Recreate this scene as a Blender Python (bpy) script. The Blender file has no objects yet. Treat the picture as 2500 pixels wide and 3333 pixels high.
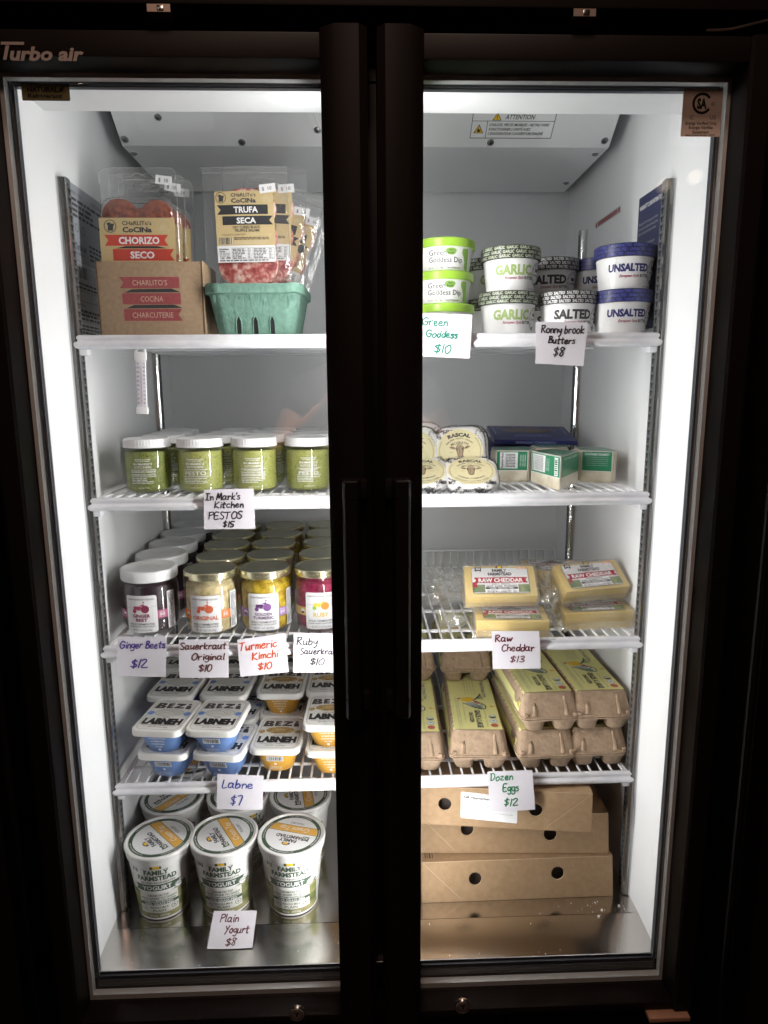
import bpy, bmesh, math, random
from mathutils import Vector, Matrix, noise
from mathutils.geometry import tessellate_polygon
R = math.radians
random.seed(7)
S = bpy.context.scene
COL = S.collection
PI = math.pi

# ---------------------------------------------------------------- camera
cam = bpy.data.cameras.new('camera')
cam.sensor_fit = 'VERTICAL'; cam.sensor_height = 36; cam.lens = 23.709
cam.clip_start = .02; cam.clip_end = 60
co = bpy.data.objects.new('camera', cam); COL.objects.link(co)
co.matrix_world = Matrix(((0.99941, 0.01281, -0.031865, -0.01849),
                          (-0.033648, 0.179326, -0.983214, -0.97728),
                          (-0.006881, 0.983706, 0.179652, 1.39374), (0, 0, 0, 1)))
S.camera = co
# ---------------------------------------------------------------- world and view
w = bpy.data.worlds.new('World'); S.world = w; w.use_nodes = True
w.node_tree.nodes['Background'].inputs[0].default_value = (.9, .62, .5, 1)
w.node_tree.nodes['Background'].inputs[1].default_value = .0015
S.view_settings.view_transform = 'Standard'; S.view_settings.look = 'None'
S.view_settings.exposure = .15; S.view_settings.gamma = 1
S.cycles.max_bounces = 9; S.cycles.transparent_max_bounces = 24
S.cycles.diffuse_bounces = 4; S.cycles.glossy_bounces = 5
S.cycles.caustics_reflective = False; S.cycles.caustics_refractive = False
S.cycles.sample_clamp_indirect = 4


def lamp(name, loc, direction, sx, sy, power, col, shape='RECTANGLE', spread=180):
    l = bpy.data.lights.new(name, 'AREA'); l.shape = shape; l.size = sx
    if shape == 'RECTANGLE': l.size_y = sy
    l.energy = power; l.color = col; l.spread = R(spread)
    o = bpy.data.objects.new(name, l); COL.objects.link(o); o.location = loc
    o.rotation_euler = Vector(direction).to_track_quat('-Z', 'Y').to_euler()
    return o


# LED strips down both sides of the centre mullion, behind the door stiles
LEDC = (1, .99, .965)
for s in (-1, 1):
    lamp('mullion_led_lamp', (s * .0405, .0140, 1.12), (s * 1, .14, 0), .014, 1.28, 1.9, LEDC, spread=125)
    lamp('mullion_led_lamp', (s * .0400, .0205, 1.12), (s * .9, 1, 0), .010, 1.28, 2.7, LEDC)
# warm shop light: added fill lamps over the aisle and three downlights further back
lamp('aisle_fill_lamp', (-.25, -1.95, 2.95), (.05, 1, -.8), .4, .4, 5, (1, .66, .50))  # added fill outside the panes' reflection, makes up for the dim downlights
lamp('aisle_fill_lamp', (.05, -.72, 2.85), (0, -.16, -1), .3, .3, 8, (1, .72, .58))  # added to light the photographer's arms from above
lamp('shop_ceiling_lamp', (-1.106, -2.03, 2.6), (.45, .9, -.6), .05, .05, .20, (1, .80, .62), 'DISK')
lamp('shop_ceiling_lamp', (1.95, -3.25, 2.6), (-.5, .9, -.4), .08, .08, .022, (1, .80, .62), 'DISK')
lamp('shop_ceiling_lamp', (1.84, -3.42, 2.6), (-.5, .9, -.4), .08, .08, .016, (1, .80, .62), 'DISK')


sp = bpy.data.lights.new('arm_fill_spot', 'SPOT'); sp.energy = 380; sp.color = (1, .74, .58); sp.spot_size = R(25); sp.spot_blend = .5; sp.shadow_soft_size = .04  # unseen spot added to brighten the arms mirrored in the panes
so = bpy.data.objects.new('arm_fill_spot', sp); COL.objects.link(so); so.location = (-.05, -.86, 2.85); so.rotation_euler = (R(-6), 0, 0)


# ---------------------------------------------------------------- helpers
def tag(o, label=None, cat=None, group=None, kind=None):
    if label: o['label'] = label
    if cat: o['category'] = cat
    if group: o['group'] = group
    if kind: o['kind'] = kind
    return o


def thing(name, label, cat, loc=(0, 0, 0), rot=(0, 0, 0), group=None):
    o = bpy.data.objects.new(name, None); COL.objects.link(o)
    o.empty_display_size = .02
    o.location = loc; o.rotation_euler = rot
    return tag(o, label, cat, group)


KIDS = {}


def dup(root, loc, rot=None, label=None, group=None, parent=None):
    c = root.copy(); COL.objects.link(c)
    if loc is not None: c.location = loc
    if rot is not None: c.rotation_euler = rot
    if label: c['label'] = label
    if group: c['group'] = group
    if parent: c.parent = parent
    KIDS[c.name] = []
    for ch in KIDS.get(root.name, []):
        d = dup(ch, None, parent=c)
        KIDS[c.name].append(d)
    return c


class MB:
    def __init__(s): s.v = []; s.f = []; s.mi = []; s.mats = []

    def m(s, mat):
        if mat not in s.mats: s.mats.append(mat)
        return s.mats.index(mat)

    def add(s, vs, fs, mat, M=None):
        b = len(s.v); k = s.m(mat)
        for p in vs:
            p = Vector(p)
            if M is not None: p = M @ p
            s.v.append(tuple(p))
        for f in fs: s.f.append([i + b for i in f]); s.mi.append(k)

    def box(s, x0, x1, y0, y1, z0, z1, mat, M=None, bev=0):
        if bev:
            bm = bmesh.new(); bmesh.ops.create_cube(bm, size=1)
            for v in bm.verts:
                v.co = Vector(((x0 + x1) / 2 + v.co.x * (x1 - x0), (y0 + y1) / 2 + v.co.y * (y1 - y0), (z0 + z1) / 2 + v.co.z * (z1 - z0)))
            bmesh.ops.bevel(bm, geom=bm.edges[:], offset=bev, segments=2, affect='EDGES', profile=.6)
            s.bm(bm, mat, M); return
        vs = [(x0, y0, z0), (x1, y0, z0), (x1, y1, z0), (x0, y1, z0), (x0, y0, z1), (x1, y0, z1), (x1, y1, z1), (x0, y1, z1)]
        s.add(vs, [(3, 2, 1, 0), (4, 5, 6, 7), (0, 1, 5, 4), (1, 2, 6, 5), (2, 3, 7, 6), (3, 0, 4, 7)], mat, M)

    def bm(s, bm, mat, M=None):
        bm.verts.index_update()
        s.add([v.co for v in bm.verts], [[v.index for v in f.verts] for f in bm.faces], mat, M); bm.free()

    def loft(s, rings, mat, cap=(True, True), M=None, close=True):
        n = len(rings[0]); vs = [p for r in rings for p in r]; fs = []
        for i in range(len(rings) - 1):
            for j in range(n if close else n - 1):
                k = (j + 1) % n
                fs.append((i * n + j, i * n + k, (i + 1) * n + k, (i + 1) * n + j))
        if cap[0]: fs.append(tuple(reversed(range(n))))
        if cap[1]: fs.append(tuple((len(rings) - 1) * n + j for j in range(n)))
        s.add(vs, fs, mat, M)

    def lathe(s, prof, mat, n=40, M=None, cap=(True, True), rib=None, off=(0, 0)):
        rings = []
        for i, (r, z) in enumerate(prof):
            ring = []
            for j in range(n):
                a = 2 * PI * j / n; rr = r
                if rib and i in rib[0] and j % 2: rr = r - rib[1]
                ring.append((rr * math.cos(a) + off[0], rr * math.sin(a) + off[1], z))
            rings.append(ring)
        s.loft(rings, mat, cap, M)

    def tube(s, pts, r, mat, n=6, cap=True, M=None):
        pts = [Vector(p) for p in pts]; rings = []
        for i, p in enumerate(pts):
            t = (pts[min(i + 1, len(pts) - 1)] - pts[max(i - 1, 0)]).normalized()
            up = Vector((0, 0, 1)) if abs(t.z) < .9 else Vector((1, 0, 0))
            a = t.cross(up).normalized(); b = a.cross(t).normalized()
            rr = r[i] if isinstance(r, (list, tuple)) else r
            rings.append([tuple(p + a * rr * math.cos(2 * PI * k / n) + b * rr * math.sin(2 * PI * k / n)) for k in range(n)])
        s.loft(rings, mat, (cap, cap), M)

    def build(s, name, parent=None, smooth=.55, loc=None, rot=None, label=None, kind=None):
        me = bpy.data.meshes.new(name); me.from_pydata(s.v, [], s.f)
        for m in s.mats: me.materials.append(m)
        me.polygons.foreach_set('material_index', s.mi)
        if smooth:
            me.polygons.foreach_set('use_smooth', [True] * len(s.f))
            me.update(); me.set_sharp_from_angle(angle=smooth)
        me.update()
        o = bpy.data.objects.new(name, me); COL.objects.link(o)
        if parent is not None:
            o.parent = parent; KIDS.setdefault(parent.name, []).append(o)
        if loc: o.location = loc
        if rot: o.rotation_euler = rot
        return tag(o, label, kind=kind)


def mesh_share(o, name=None, loc=None, rot=None, parent=None, label=None):
    c = o.copy(); COL.objects.link(c)
    if loc is not None: c.location = loc
    if rot is not None: c.rotation_euler = rot
    if parent is not None: c.parent = parent; KIDS.setdefault(parent.name, []).append(c)
    if label: c['label'] = label
    return c


def rrect(w, h, r, n=5, cx=0, cy=0):
    out = []
    for qx, qy, a0 in ((1, 1, 0), (-1, 1, 90), (-1, -1, 180), (1, -1, 270)):
        for k in range(n + 1):
            a = R(a0 + 90 * k / n)
            out.append((cx + qx * (w / 2 - r) + r * math.cos(a), cy + qy * (h / 2 - r) + r * math.sin(a)))
    return out


# ---------------------------------------------------------------- materials
def mat(name, col, rough=.5, metal=0, noise_=None, bump=None, coat=0, spec=.5, emit=None, sss=0, aniso=None):
    m = bpy.data.materials.new(name); m.use_nodes = True; nt = m.node_tree; N = nt.nodes; L = nt.links
    b = N['Principled BSDF']
    b.inputs['Base Color'].default_value = (*col, 1); b.inputs['Roughness'].default_value = rough
    b.inputs['Metallic'].default_value = metal; b.inputs['Coat Weight'].default_value = coat
    b.inputs['Specular IOR Level'].default_value = spec
    if sss:
        b.inputs['Subsurface Weight'].default_value = sss; b.inputs['Subsurface Scale'].default_value = .01
    if emit:
        b.inputs['Emission Color'].default_value = (*emit[0], 1); b.inputs['Emission Strength'].default_value = emit[1]
    tc = N.new('ShaderNodeTexCoord')

    def noise_node(scale, detail=4, stretch=None):
        n = N.new('ShaderNodeTexNoise'); n.inputs['Scale'].default_value = scale; n.inputs['Detail'].default_value = detail
        src = tc.outputs['Object']
        if stretch:
            mp = N.new('ShaderNodeMapping'); mp.inputs['Scale'].default_value = stretch
            L.new(src, mp.inputs[0]); src = mp.outputs[0]
        L.new(src, n.inputs['Vector']); return n
    if noise_:   # (scale, [(pos,col),...], stretch)
        n = noise_node(noise_[0], 6, noise_[2] if len(noise_) > 2 else None)
        cr = N.new('ShaderNodeValToRGB'); L.new(n.outputs[0], cr.inputs[0])
        el = cr.color_ramp.elements
        while len(el) < len(noise_[1]): el.new(.5)
        for e, (p, c) in zip(el, noise_[1]): e.position = p; e.color = (*c, 1)
        L.new(cr.outputs[0], b.inputs['Base Color'])
    if bump:     # (scale, strength, stretch)
        n = noise_node(bump[0], 5, bump[2] if len(bump) > 2 else None)
        bp = N.new('ShaderNodeBump'); bp.inputs['Strength'].default_value = bump[1]; bp.inputs['Distance'].default_value = .002
        L.new(n.outputs[0], bp.inputs['Height']); L.new(bp.outputs[0], b.inputs['Normal'])
    if aniso:    # brushed look: stretched noise in roughness
        n = noise_node(aniso[0], 4, aniso[1])
        mr = N.new('ShaderNodeMapRange'); mr.inputs['To Min'].default_value = aniso[2]; mr.inputs['To Max'].default_value = aniso[3]
        L.new(n.outputs[0], mr.inputs[0]); L.new(mr.outputs[0], b.inputs['Roughness'])
    return m


def clear(name, base=.05, rough=.02, tint=(1, 1, 1), milky=0, bump=None, edge=1.0):
    """clear film or glass: what lies behind stays visible, reflections grow towards grazing angles"""
    m = bpy.data.materials.new(name); m.use_nodes = True; nt = m.node_tree; N = nt.nodes; L = nt.links
    for n in list(N): N.remove(n)
    out = N.new('ShaderNodeOutputMaterial'); mix = N.new('ShaderNodeMixShader')
    tr = N.new('ShaderNodeBsdfTransparent'); tr.inputs[0].default_value = (*tint, 1)
    gl = N.new('ShaderNodeBsdfGlossy'); gl.inputs['Roughness'].default_value = rough
    lw = N.new('ShaderNodeLayerWeight'); lw.inputs['Blend'].default_value = .5
    pw = N.new('ShaderNodeMath'); pw.operation = 'POWER'; pw.inputs[1].default_value = 4
    ma = N.new('ShaderNodeMath'); ma.operation = 'MULTIPLY_ADD'; ma.inputs[1].default_value = edge * (1 - base); ma.inputs[2].default_value = base
    L.new(lw.outputs['Facing'], pw.inputs[0]); L.new(pw.outputs[0], ma.inputs[0]); L.new(ma.outputs[0], mix.inputs[0])
    L.new(tr.outputs[0], mix.inputs[1]); L.new(gl.outputs[0], mix.inputs[2])
    last = mix
    if milky:
        df = N.new('ShaderNodeBsdfDiffuse'); df.inputs[0].default_value = (.9, .9, .88, 1)
        m2 = N.new('ShaderNodeMixShader'); m2.inputs[0].default_value = milky
        L.new(mix.outputs[0], m2.inputs[1]); L.new(df.outputs[0], m2.inputs[2]); last = m2
    if bump:
        tc = N.new('ShaderNodeTexCoord'); n = N.new('ShaderNodeTexNoise'); n.inputs['Scale'].default_value = bump[0]; n.inputs['Detail'].default_value = 3
        bp = N.new('ShaderNodeBump'); bp.inputs['Strength'].default_value = bump[1]; bp.inputs['Distance'].default_value = .004
        L.new(tc.outputs['Object'], n.inputs['Vector']); L.new(n.outputs[0], bp.inputs['Height']); L.new(bp.outputs[0], gl.inputs['Normal'])
    L.new(last.outputs[0], out.inputs[0])
    return m


def flat(name, col, rough=.55): return mat(name, col, rough)


M_frame = mat('black_door_frame', (.0085, .0054, .0046), .5, spec=.18, bump=(900, .05))
M_frame2 = mat('black_plastic', (.009, .0075, .0072), .42, spec=.25)
M_gasket = mat('grey_black_gasket', (.035, .037, .045), .35)
M_gasket2 = mat('dark_gasket_ridge', (.10, .105, .12), .3)
M_alu = mat('perforated_aluminium', (.84, .85, .85), .45, .2, bump=(300, .12))
M_dot = flat('spacer_hole', (.18, .17, .16))
M_glass = clear('door_glass', .042, .0)
M_liner = mat('white_liner', (.78, .79, .80), .42, bump=(14, .12), noise_=(5, [(.3, (.76, .775, .79)), (.7, (.82, .83, .84))]))
M_back = mat('grey_white_back_wall', (.77, .785, .80), .5, bump=(10, .1))
M_evap = mat('evaporator_cover_grey', (.74, .755, .77), .38, bump=(500, .05))
M_steel = mat('brushed_steel', (.64, .61, .575), .2, 1, aniso=(40, (60, 1, 1), .09, .22), bump=(60, .05, (30, 1, 1)))
M_steel_lip = mat('bright_steel_edge', (.75, .74, .72), .2, 1)
M_std = mat('zinc_shelf_standard', (.62, .62, .62), .22, 1, bump=(30, .25, (4, 4, .3)))
M_std_face = mat('zinc_slotted_face', (.22, .225, .23), .4, .6)
M_slot = flat('slot_dark', (.012, .012, .014))
M_screw = mat('screw_steel', (.30, .31, .32), .28, 1)
M_wire = mat('white_pvc_wire', (.80, .81, .84), .25, coat=.3)
M_lip = mat('white_pvc_lip', (.80, .81, .85), .16, coat=.6, noise_=(9, [(.35, (.70, .71, .77)), (.65, (.86, .87, .9))], (3, 1, 6)))
M_led = mat('led_diffuser', (.9, .9, .9), .4, emit=((.95, .98, 1), 6))
M_black = flat('black_print', (.012, .012, .013))
M_dark = flat('dark_grey_print', (.05, .05, .055))
M_grey = flat('grey_print', (.25, .25, .26))
M_lgrey = flat('light_grey_print', (.5, .5, .51))
M_white = mat('white_print', (.82, .82, .82), .4)
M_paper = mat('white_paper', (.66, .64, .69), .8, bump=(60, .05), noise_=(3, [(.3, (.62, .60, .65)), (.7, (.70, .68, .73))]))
M_label = mat('glossy_white_label', (.78, .79, .80), .35)
M_wplast = mat('white_plastic', (.78, .79, .80), .32, sss=0)
M_gold = mat('gold_lid', (.50, .47, .33), .33, .9, noise_=(30, [(.3, (.34, .34, .27)), (.7, (.50, .485, .36))]))
M_goldside = mat('gold_lid_side', (.78, .72, .48), .25, .9)


# ---------------------------------------------------------------- flat print: text, shapes, strokes laid on a surface
GC = {}


def glyphs(body, bold, shear, sp):
    k = (body, bold, shear, sp)
    if k in GC: return GC[k]
    cu = bpy.data.curves.new('t', 'FONT'); cu.body = body; cu.size = 1; cu.resolution_u = 2
    cu.offset = bold; cu.shear = shear; cu.space_character = sp; cu.align_x = 'LEFT'; cu.fill_mode = 'BOTH'
    o = bpy.data.objects.new('t', cu); COL.objects.link(o)
    dg = bpy.context.evaluated_depsgraph_get(); ev = o.evaluated_get(dg); me = ev.to_mesh()
    vs = [(v.co.x, v.co.y) for v in me.vertices]; fs = [tuple(p.vertices) for p in me.polygons]
    ev.to_mesh_clear(); bpy.data.objects.remove(o); bpy.data.curves.remove(cu)
    if not vs: vs = [(0, 0)]
    x0 = min(v[0] for v in vs); x1 = max(v[0] for v in vs)
    GC[k] = (vs, fs, x0, x1); return GC[k]


CAPH = .73
HW = {'G': '7,8.5 4,10 1,7 1,3 3.5,0 6.5,1.5 7,4.5;3.5,4.5 7.6,4.6', 'R': '1,0 1.3,10;.6,9.6 4.5,10 5.6,7.8 1.6,5;2,5.2 6.5,0', 'B': '1,0 1.4,10;1,9.8 4.6,9.6 4.8,6.6 1.6,5.4 5.4,4 4.8,.6 .8,.2',
      'I': '0,10 5,9.6;2.5,9.8 2,0;-.4,.2 4.4,.1', 'M': '.5,0 1.5,10 3.6,2.5 6,10 7.2,0', 'K': '1,10 1,0;6,9.5 1.2,4.4 6.5,0', 'P': '1.2,0 1,10;.6,9.4 5,10 5.8,7 1.4,4.8',
      'E': '5.4,9.8 1,9.6 1,.3 5.8,.2;1,5.2 4.6,5.2', 'S': '5.5,9 3,10 1,8 3,5.4 5.3,3 3.6,.2 .5,1', 'T': '0,9.6 6.6,10;3.4,9.8 2.6,0', 'O': '3.5,10 .8,6 1.4,1.2 4,0 6.6,3.5 6,8.6 3.2,10',
      'C': '6,8.6 3.4,10 .9,6 1.4,1.6 3.8,0 6.2,1.6', 'D': '1.2,0 1.2,10;.2,9.6 4.6,9.6 6.4,5 4,.6 .6,.2', 'L': '1.5,10 1,0.2 5,.6', 'Y': '.8,9.5 3,5.2;6,10 1.4,-1.5', 'Z': '1,9.5 6,9.5 1,.4 6.4,.4',
      'a': '4.6,5.6 1.8,5.8 .6,2.6 2,.2 4.4,2.2 4.8,5.8;4.8,5.4 4.8,1 6.2,.3', 'b': '1,9.8 .8,.4 3.6,.4 4.8,3.2 3,5.6 1,4', 'c': '4.6,5 2.4,5.9 .7,3 2.2,.2 4.8,1.2', 'd': '4.6,5 2,5.6 .6,2.4 2.4,.2 4.6,2.6;5,10 4.8,.4',
      'e': '.8,3 4.2,3.6 3.6,5.8 1.4,5.2 .8,2 2.6,.1 5.2,1.2', 'g': '4.4,5.2 1.8,5.6 .7,3 2.4,1 4.6,3;4.8,5.8 4.8,-2.2 2.6,-4 .8,-2.6', 'h': '1,9.8 1,.2;1,3.6 3.2,5.8 4.5,4.2 4.8,.2', 'i': '1.2,5.6 1.4,.3;1.4,8.2 1.7,8.5',
      'k': '1,9.8 .8,.2;4.6,5.8 1.2,2.8 5,.2', 'l': '1.4,9.8 1.1,1 2.2,.3', 'm': '.8,5.6 .9,.3;.9,3.6 2.6,5.8 3.6,4 3.5,.4;3.6,3.8 5.4,5.8 6.4,4 6.5,.3', 'n': '.8,5.6 .9,.2;.9,3.6 3,5.8 4.5,4 4.7,.3',
      'o': '2.8,5.9 .7,4 1.2,.8 3.4,.2 5,3 4.2,5.4 2.6,5.8', 'r': '.8,5.8 1,.2;1,3.4 2.6,5.6 4.4,5.2', 's': '4,5.4 1.6,5.6 1,4.2 3.8,2.2 3,.2 .6,.7', 't': '2.4,9 2.2,.8 3.8,.3;.4,6 4.6,6.3', 'u': '.8,5.8 .9,1 2.6,.2 4.4,2.6 4.7,5.8;4.7,4 4.9,.4 5.6,.2',
      'w': '.6,5.6 1.8,.4 3.3,4.4 4.8,.4 6.4,6', 'y': '.8,5.6 1.2,2.6 3.6,2.4 4.6,5.8;4.8,5.6 4,-1.6 1.6,-4', 'z': '.8,5.5 4.4,5.6 .9,.5 5,.5', "'": '1,10 .7,7.6', '$': '5.4,8 3,9 1,7.4 3,5.2 5.2,3.4 3.6,1.2 .8,2;3.6,10.6 2.8,-.6',
      '0': '3,10 .8,6 1.2,1.4 3.2,0 5.4,3.6 4.8,8.6 2.8,10', '1': '1.6,10 1,0', '2': '.6,8 2.6,10 4.6,8 1,.4 5.8,.6', '3': '.8,9 3.6,9.8 4.2,7.4 2,5.4 4.6,3.4 3.4,.4 .4,1', '5': '5.4,9.8 1.6,9.6 1.2,5.8 4.2,5 4.2,1.2 .8,.4',
      '7': '.6,9.6 5,9.6 2.6,0', '8': '4.4,9 2.2,10 1.2,7.8 4.4,3.6 3.2,.2 1,1.6 2.6,5 5,9', '9': '4.6,8 2.2,9.6 1,7 3.4,5.4 4.8,8 4,0'}


class Dec:
    def __init__(s): s.items = []      # (pts2d, faces, mat, layer)

    def text(s, body, cx, cy, h, mat, w=None, bold=0, shear=0, sp=1, lay=1, ang=0, align='C', arc=0):
        vs, fs, x0, x1 = glyphs(body, bold, shear, sp)
        k = h / CAPH; kx = k if w is None else w / max(x1 - x0, 1e-6)
        W = (x1 - x0) * kx
        ox = {'C': -W / 2, 'L': 0, 'R': -W}[align]
        ca, sa = math.cos(ang), math.sin(ang); out = []
        for (x, y) in vs:
            u = (x - x0) * kx + ox; v = (y - CAPH / 2) * k
            if arc:   # bend about a circle of radius |arc|: >0 convex up
                a = u / arc; rr = arc + v; u, v = rr * math.sin(a), rr * math.cos(a) - arc
            out.append((cx + u * ca - v * sa, cy + u * sa + v * ca))
        s.items.append((out, fs, mat, lay)); return s

    def poly(s, pts, mat, lay=0):
        tri = tessellate_polygon([[Vector((p[0], p[1], 0)) for p in pts]])
        ok = []
        for t in tri:
            a, b, c = (pts[i] for i in t)
            cr = (b[0] - a[0]) * (c[1] - a[1]) - (b[1] - a[1]) * (c[0] - a[0])
            if abs(cr) > 1e-14: ok.append(t if cr > 0 else (t[0], t[2], t[1]))
        s.items.append((list(pts), ok, mat, lay)); return s

    def rect(s, x0, x1, y0, y1, mat, lay=0, r=0):
        if r: return s.poly(rrect(x1 - x0, y1 - y0, r, 4, (x0 + x1) / 2, (y0 + y1) / 2), mat, lay)
        return s.poly([(x0, y0), (x1, y0), (x1, y1), (x0, y1)], mat, lay)

    def disc(s, cx, cy, r, mat, lay=0, n=24, ry=None):
        return s.poly([(cx + r * math.cos(2 * PI * i / n), cy + (ry or r) * math.sin(2 * PI * i / n)) for i in range(n)], mat, lay)

    def ring(s, cx, cy, r, wd, mat, lay=1, n=32, ry=None, a0=0, a1=360):
        pts = []; q = (ry or r) / r
        for i in range(n + 1):
            a = R(a0 + (a1 - a0) * i / n); pts.append((cx + r * math.cos(a), cy + r * q * math.sin(a)))
        return s.stroke(pts, wd, mat, lay, smooth=False)

    def burst(s, cx, cy, r, mat, lay=1, n=12, k=.62, ry=None):
        q = (ry or r) / r
        return s.poly([(cx + r * (1 if i % 2 else k) * math.cos(PI * i / n), cy + q * r * (1 if i % 2 else k) * math.sin(PI * i / n)) for i in range(2 * n)], mat, lay)

    def stroke(s, pts, wd, mat, lay=1, smooth=True):
        P = [Vector((p[0], p[1])) for p in pts]
        if smooth and len(P) > 2:
            Q = []
            for i in range(len(P) - 1):
                a = P[max(i - 1, 0)]; b = P[i]; c = P[i + 1]; d = P[min(i + 2, len(P) - 1)]
                for k in range(5):
                    t = k / 5
                    Q.append(.5 * ((2 * b) + (c - a) * t + (2 * a - 5 * b + 4 * c - d) * t * t + (3 * b - a - 3 * c + d) * t ** 3))
            P = Q + [P[-1]]
        vs = []; fs = []
        for i, p in enumerate(P):
            t = P[min(i + 1, len(P) - 1)] - P[max(i - 1, 0)]
            t = t.normalized() if t.length > 1e-9 else Vector((1, 0))
            nn = Vector((-t.y, t.x)) * wd / 2
            if i == 0: p = p - t * wd * .3
            if i == len(P) - 1: p = p + t * wd * .3
            vs += [tuple(p - nn), tuple(p + nn)]
            if i: b = 2 * i; fs.append((b - 2, b, b + 1, b - 1))
        s.items.append((vs, fs, mat, lay)); return s

    def hand(s, txt, u0, u1, base, cap, mat, wd, slant=.12, seed=0, lay=1):
        rnd = random.Random(seed + len(txt)); x = 0; st = []
        for ch in txt:
            if ch == ' ': x += 3.2; continue
            g = HW[ch]; mx = 0; dy = rnd.uniform(-.5, .5)
            for part_ in g.split(';'):
                pts = [tuple(map(float, q.split(','))) for q in part_.split()]
                mx = max(mx, max(p[0] for p in pts))
                st.append([(x + p[0] + slant * p[1] + rnd.uniform(-.28, .28), p[1] + dy + rnd.uniform(-.28, .28)) for p in pts])
            x += mx + .9
        w = max(p[0] for q in st for p in q); k = (u1 - u0) / w; kc = cap / 10
        for q in st: s.stroke([(u0 + p[0] * k, base + p[1] * kc) for p in q], wd * rnd.uniform(.85, 1.15), mat, lay)
        return s

    def micro(s, x0, x1, y0, y1, n, mat, lay=1, seed=0, hgt=.55, bars=False):
        """rows of word-length dashes for print too small to read at any distance; bars: upright bars of a barcode"""
        rnd = random.Random(seed); vs = []; fs = []
        def q(a, b, c, d):
            i = len(vs); vs.extend([(a, c), (b, c), (b, d), (a, d)]); fs.append((i, i + 1, i + 2, i + 3))
        if bars:
            x = x0
            while x < x1 - 1e-5:
                wd = (x1 - x0) / n * rnd.choice((.5, .8, 1.3)); q(x, min(x + wd, x1), y0, y1); x += wd + (x1 - x0) / n * rnd.choice((.6, .9, 1.4))
        else:
            dy = (y1 - y0) / n
            for i in range(n):
                x = x0; yy = y1 - (i + .5) * dy; e = x1 - (x1 - x0) * rnd.choice((0, 0, .1, .3))
                while x < e - dy * .5:
                    wd = min(dy * rnd.uniform(1, 3.2), e - x); q(x, x + wd, yy - dy * hgt / 2, yy + dy * hgt / 2); x += wd + dy * .5
        s.items.append((vs, fs, mat, lay)); return s

    def to(s, mb, fn, maxlen=None, eps=.00018):
        """fn(u,v) -> (point, normal); long triangles are split so that prints follow curved surfaces"""
        for vs, fs, m, lay in s.items:
            V = list(vs); F = []
            if maxlen:
                st = []
                for f in fs:
                    for i in range(1, len(f) - 1): st.append((f[0], f[i], f[i + 1]))
                cache = {}
                while st:
                    t = st.pop(); best = 0; bi = None
                    for i in range(3):
                        a = V[t[i]]; b = V[t[(i + 1) % 3]]; d = math.hypot(a[0] - b[0], a[1] - b[1])
                        if d > best: best = d; bi = i
                    if best > maxlen:
                        i, j, k = t[bi], t[(bi + 1) % 3], t[(bi + 2) % 3]; key = (min(i, j), max(i, j))
                        if key not in cache:
                            V.append(((V[i][0] + V[j][0]) / 2, (V[i][1] + V[j][1]) / 2)); cache[key] = len(V) - 1
                        c = cache[key]; st.append((i, c, k)); st.append((c, j, k))
                    else: F.append(t)
            else: F = fs
            out = []
            for (u, v) in V:
                p, n = fn(u, v); out.append(Vector(p) + Vector(n) * eps * (lay + 1))
            mb.add(out, F, m)
        return mb


def plane(o, ux, uy, n=None):
    o = Vector(o); ux = Vector(ux); uy = Vector(uy); n = Vector(n) if n else ux.cross(uy).normalized()
    return lambda u, v: (o + ux * u + uy * v, n)


def cyl(rf, th0=0):
    """front (-Y) side of a body of revolution; u is arc length, v is height, rf(v) radius"""
    def f(u, v):
        r = rf(v); a = u / r + th0
        return (r * math.sin(a), -r * math.cos(a), v), (math.sin(a), -math.cos(a), 0)
    return f


def lin(z0, r0, z1, r1): return lambda z: r0 + (r1 - r0) * (z - z0) / (z1 - z0)

ST = (1.4778, 1.2224, .9710, .7167)     # heights of the four shelf decks
ZF = .4676                               # steel floor

# ================================================================ the cooler
XW = .466; YB = .66; ZC = 1.90
fr = thing('display_fridge', 'tall black two-door glass merchandiser fridge filled with groceries', 'fridge', (0, 0, 0))
# liner walls: slightly flared towards the front opening
for s in (-1, 1):
    mb = MB()
    pts = [(s * (XW - .001), -.0075), (s * XW, .004), (s * XW, .14), (s * XW, YB)]
    out = [(s * .4985, YB), (s * .4985, -.0075)]
    loop = pts + out
    if s > 0: loop = loop[::-1]
    mb.loft([[(x, y, .40) for x, y in loop], [(x, y, ZC) for x, y in loop]], M_liner, (True, True))
    mb.build('side_wall', fr)
mb = MB(); mb.box(-.50, .50, YB, YB + .03, .40, ZC, M_back); mb.box(-.5, .5, .2, YB, ZC, ZC + .02, M_back)
mb.build('back_wall', fr)
# header: white sloping soffit behind the glass top, then the rise to the evaporator bay
mb = MB()
prof = [(-.0075, 1.788), (.089, 1.7878), (.094, 1.791), (.094, ZC), (-.0075, ZC)]
mb.loft([[(-XW - .002, y, z) for y, z in prof], [(XW + .002, y, z) for y, z in prof]], M_liner)
mb.box(-.481, .481, .094, .2, ZC, ZC + .02, M_back)
mb.build('header_soffit', fr)
# evaporator cover: front face leaning forward, flat underside
mb = MB()
prof = [(.327, 1.820), (.600, 1.818), (.656, 1.833), (.656, 1.895), (.232, 1.895)]
a = [(-.435, y, z) for y, z in prof]; b = [(.435, y, z) for y, z in prof]
mb.loft([b, a], M_evap)
ev = mb.build('evaporator_cover', fr, smooth=None)
nF = Vector((0, -.0733, -.095)).normalized()       # outward normal of the leaning face (down and forward)
uF = Vector((0, -.095, .0733 * 1)).normalized(); uF = Vector((0, -.095, .075)).normalized(); nF = Vector((0, -.075, -.095)).normalized()
FO = Vector((0, .327, 1.820))
facef = lambda u, v: (FO + Vector((u, 0, 0)) + uF * v, nF)
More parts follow.
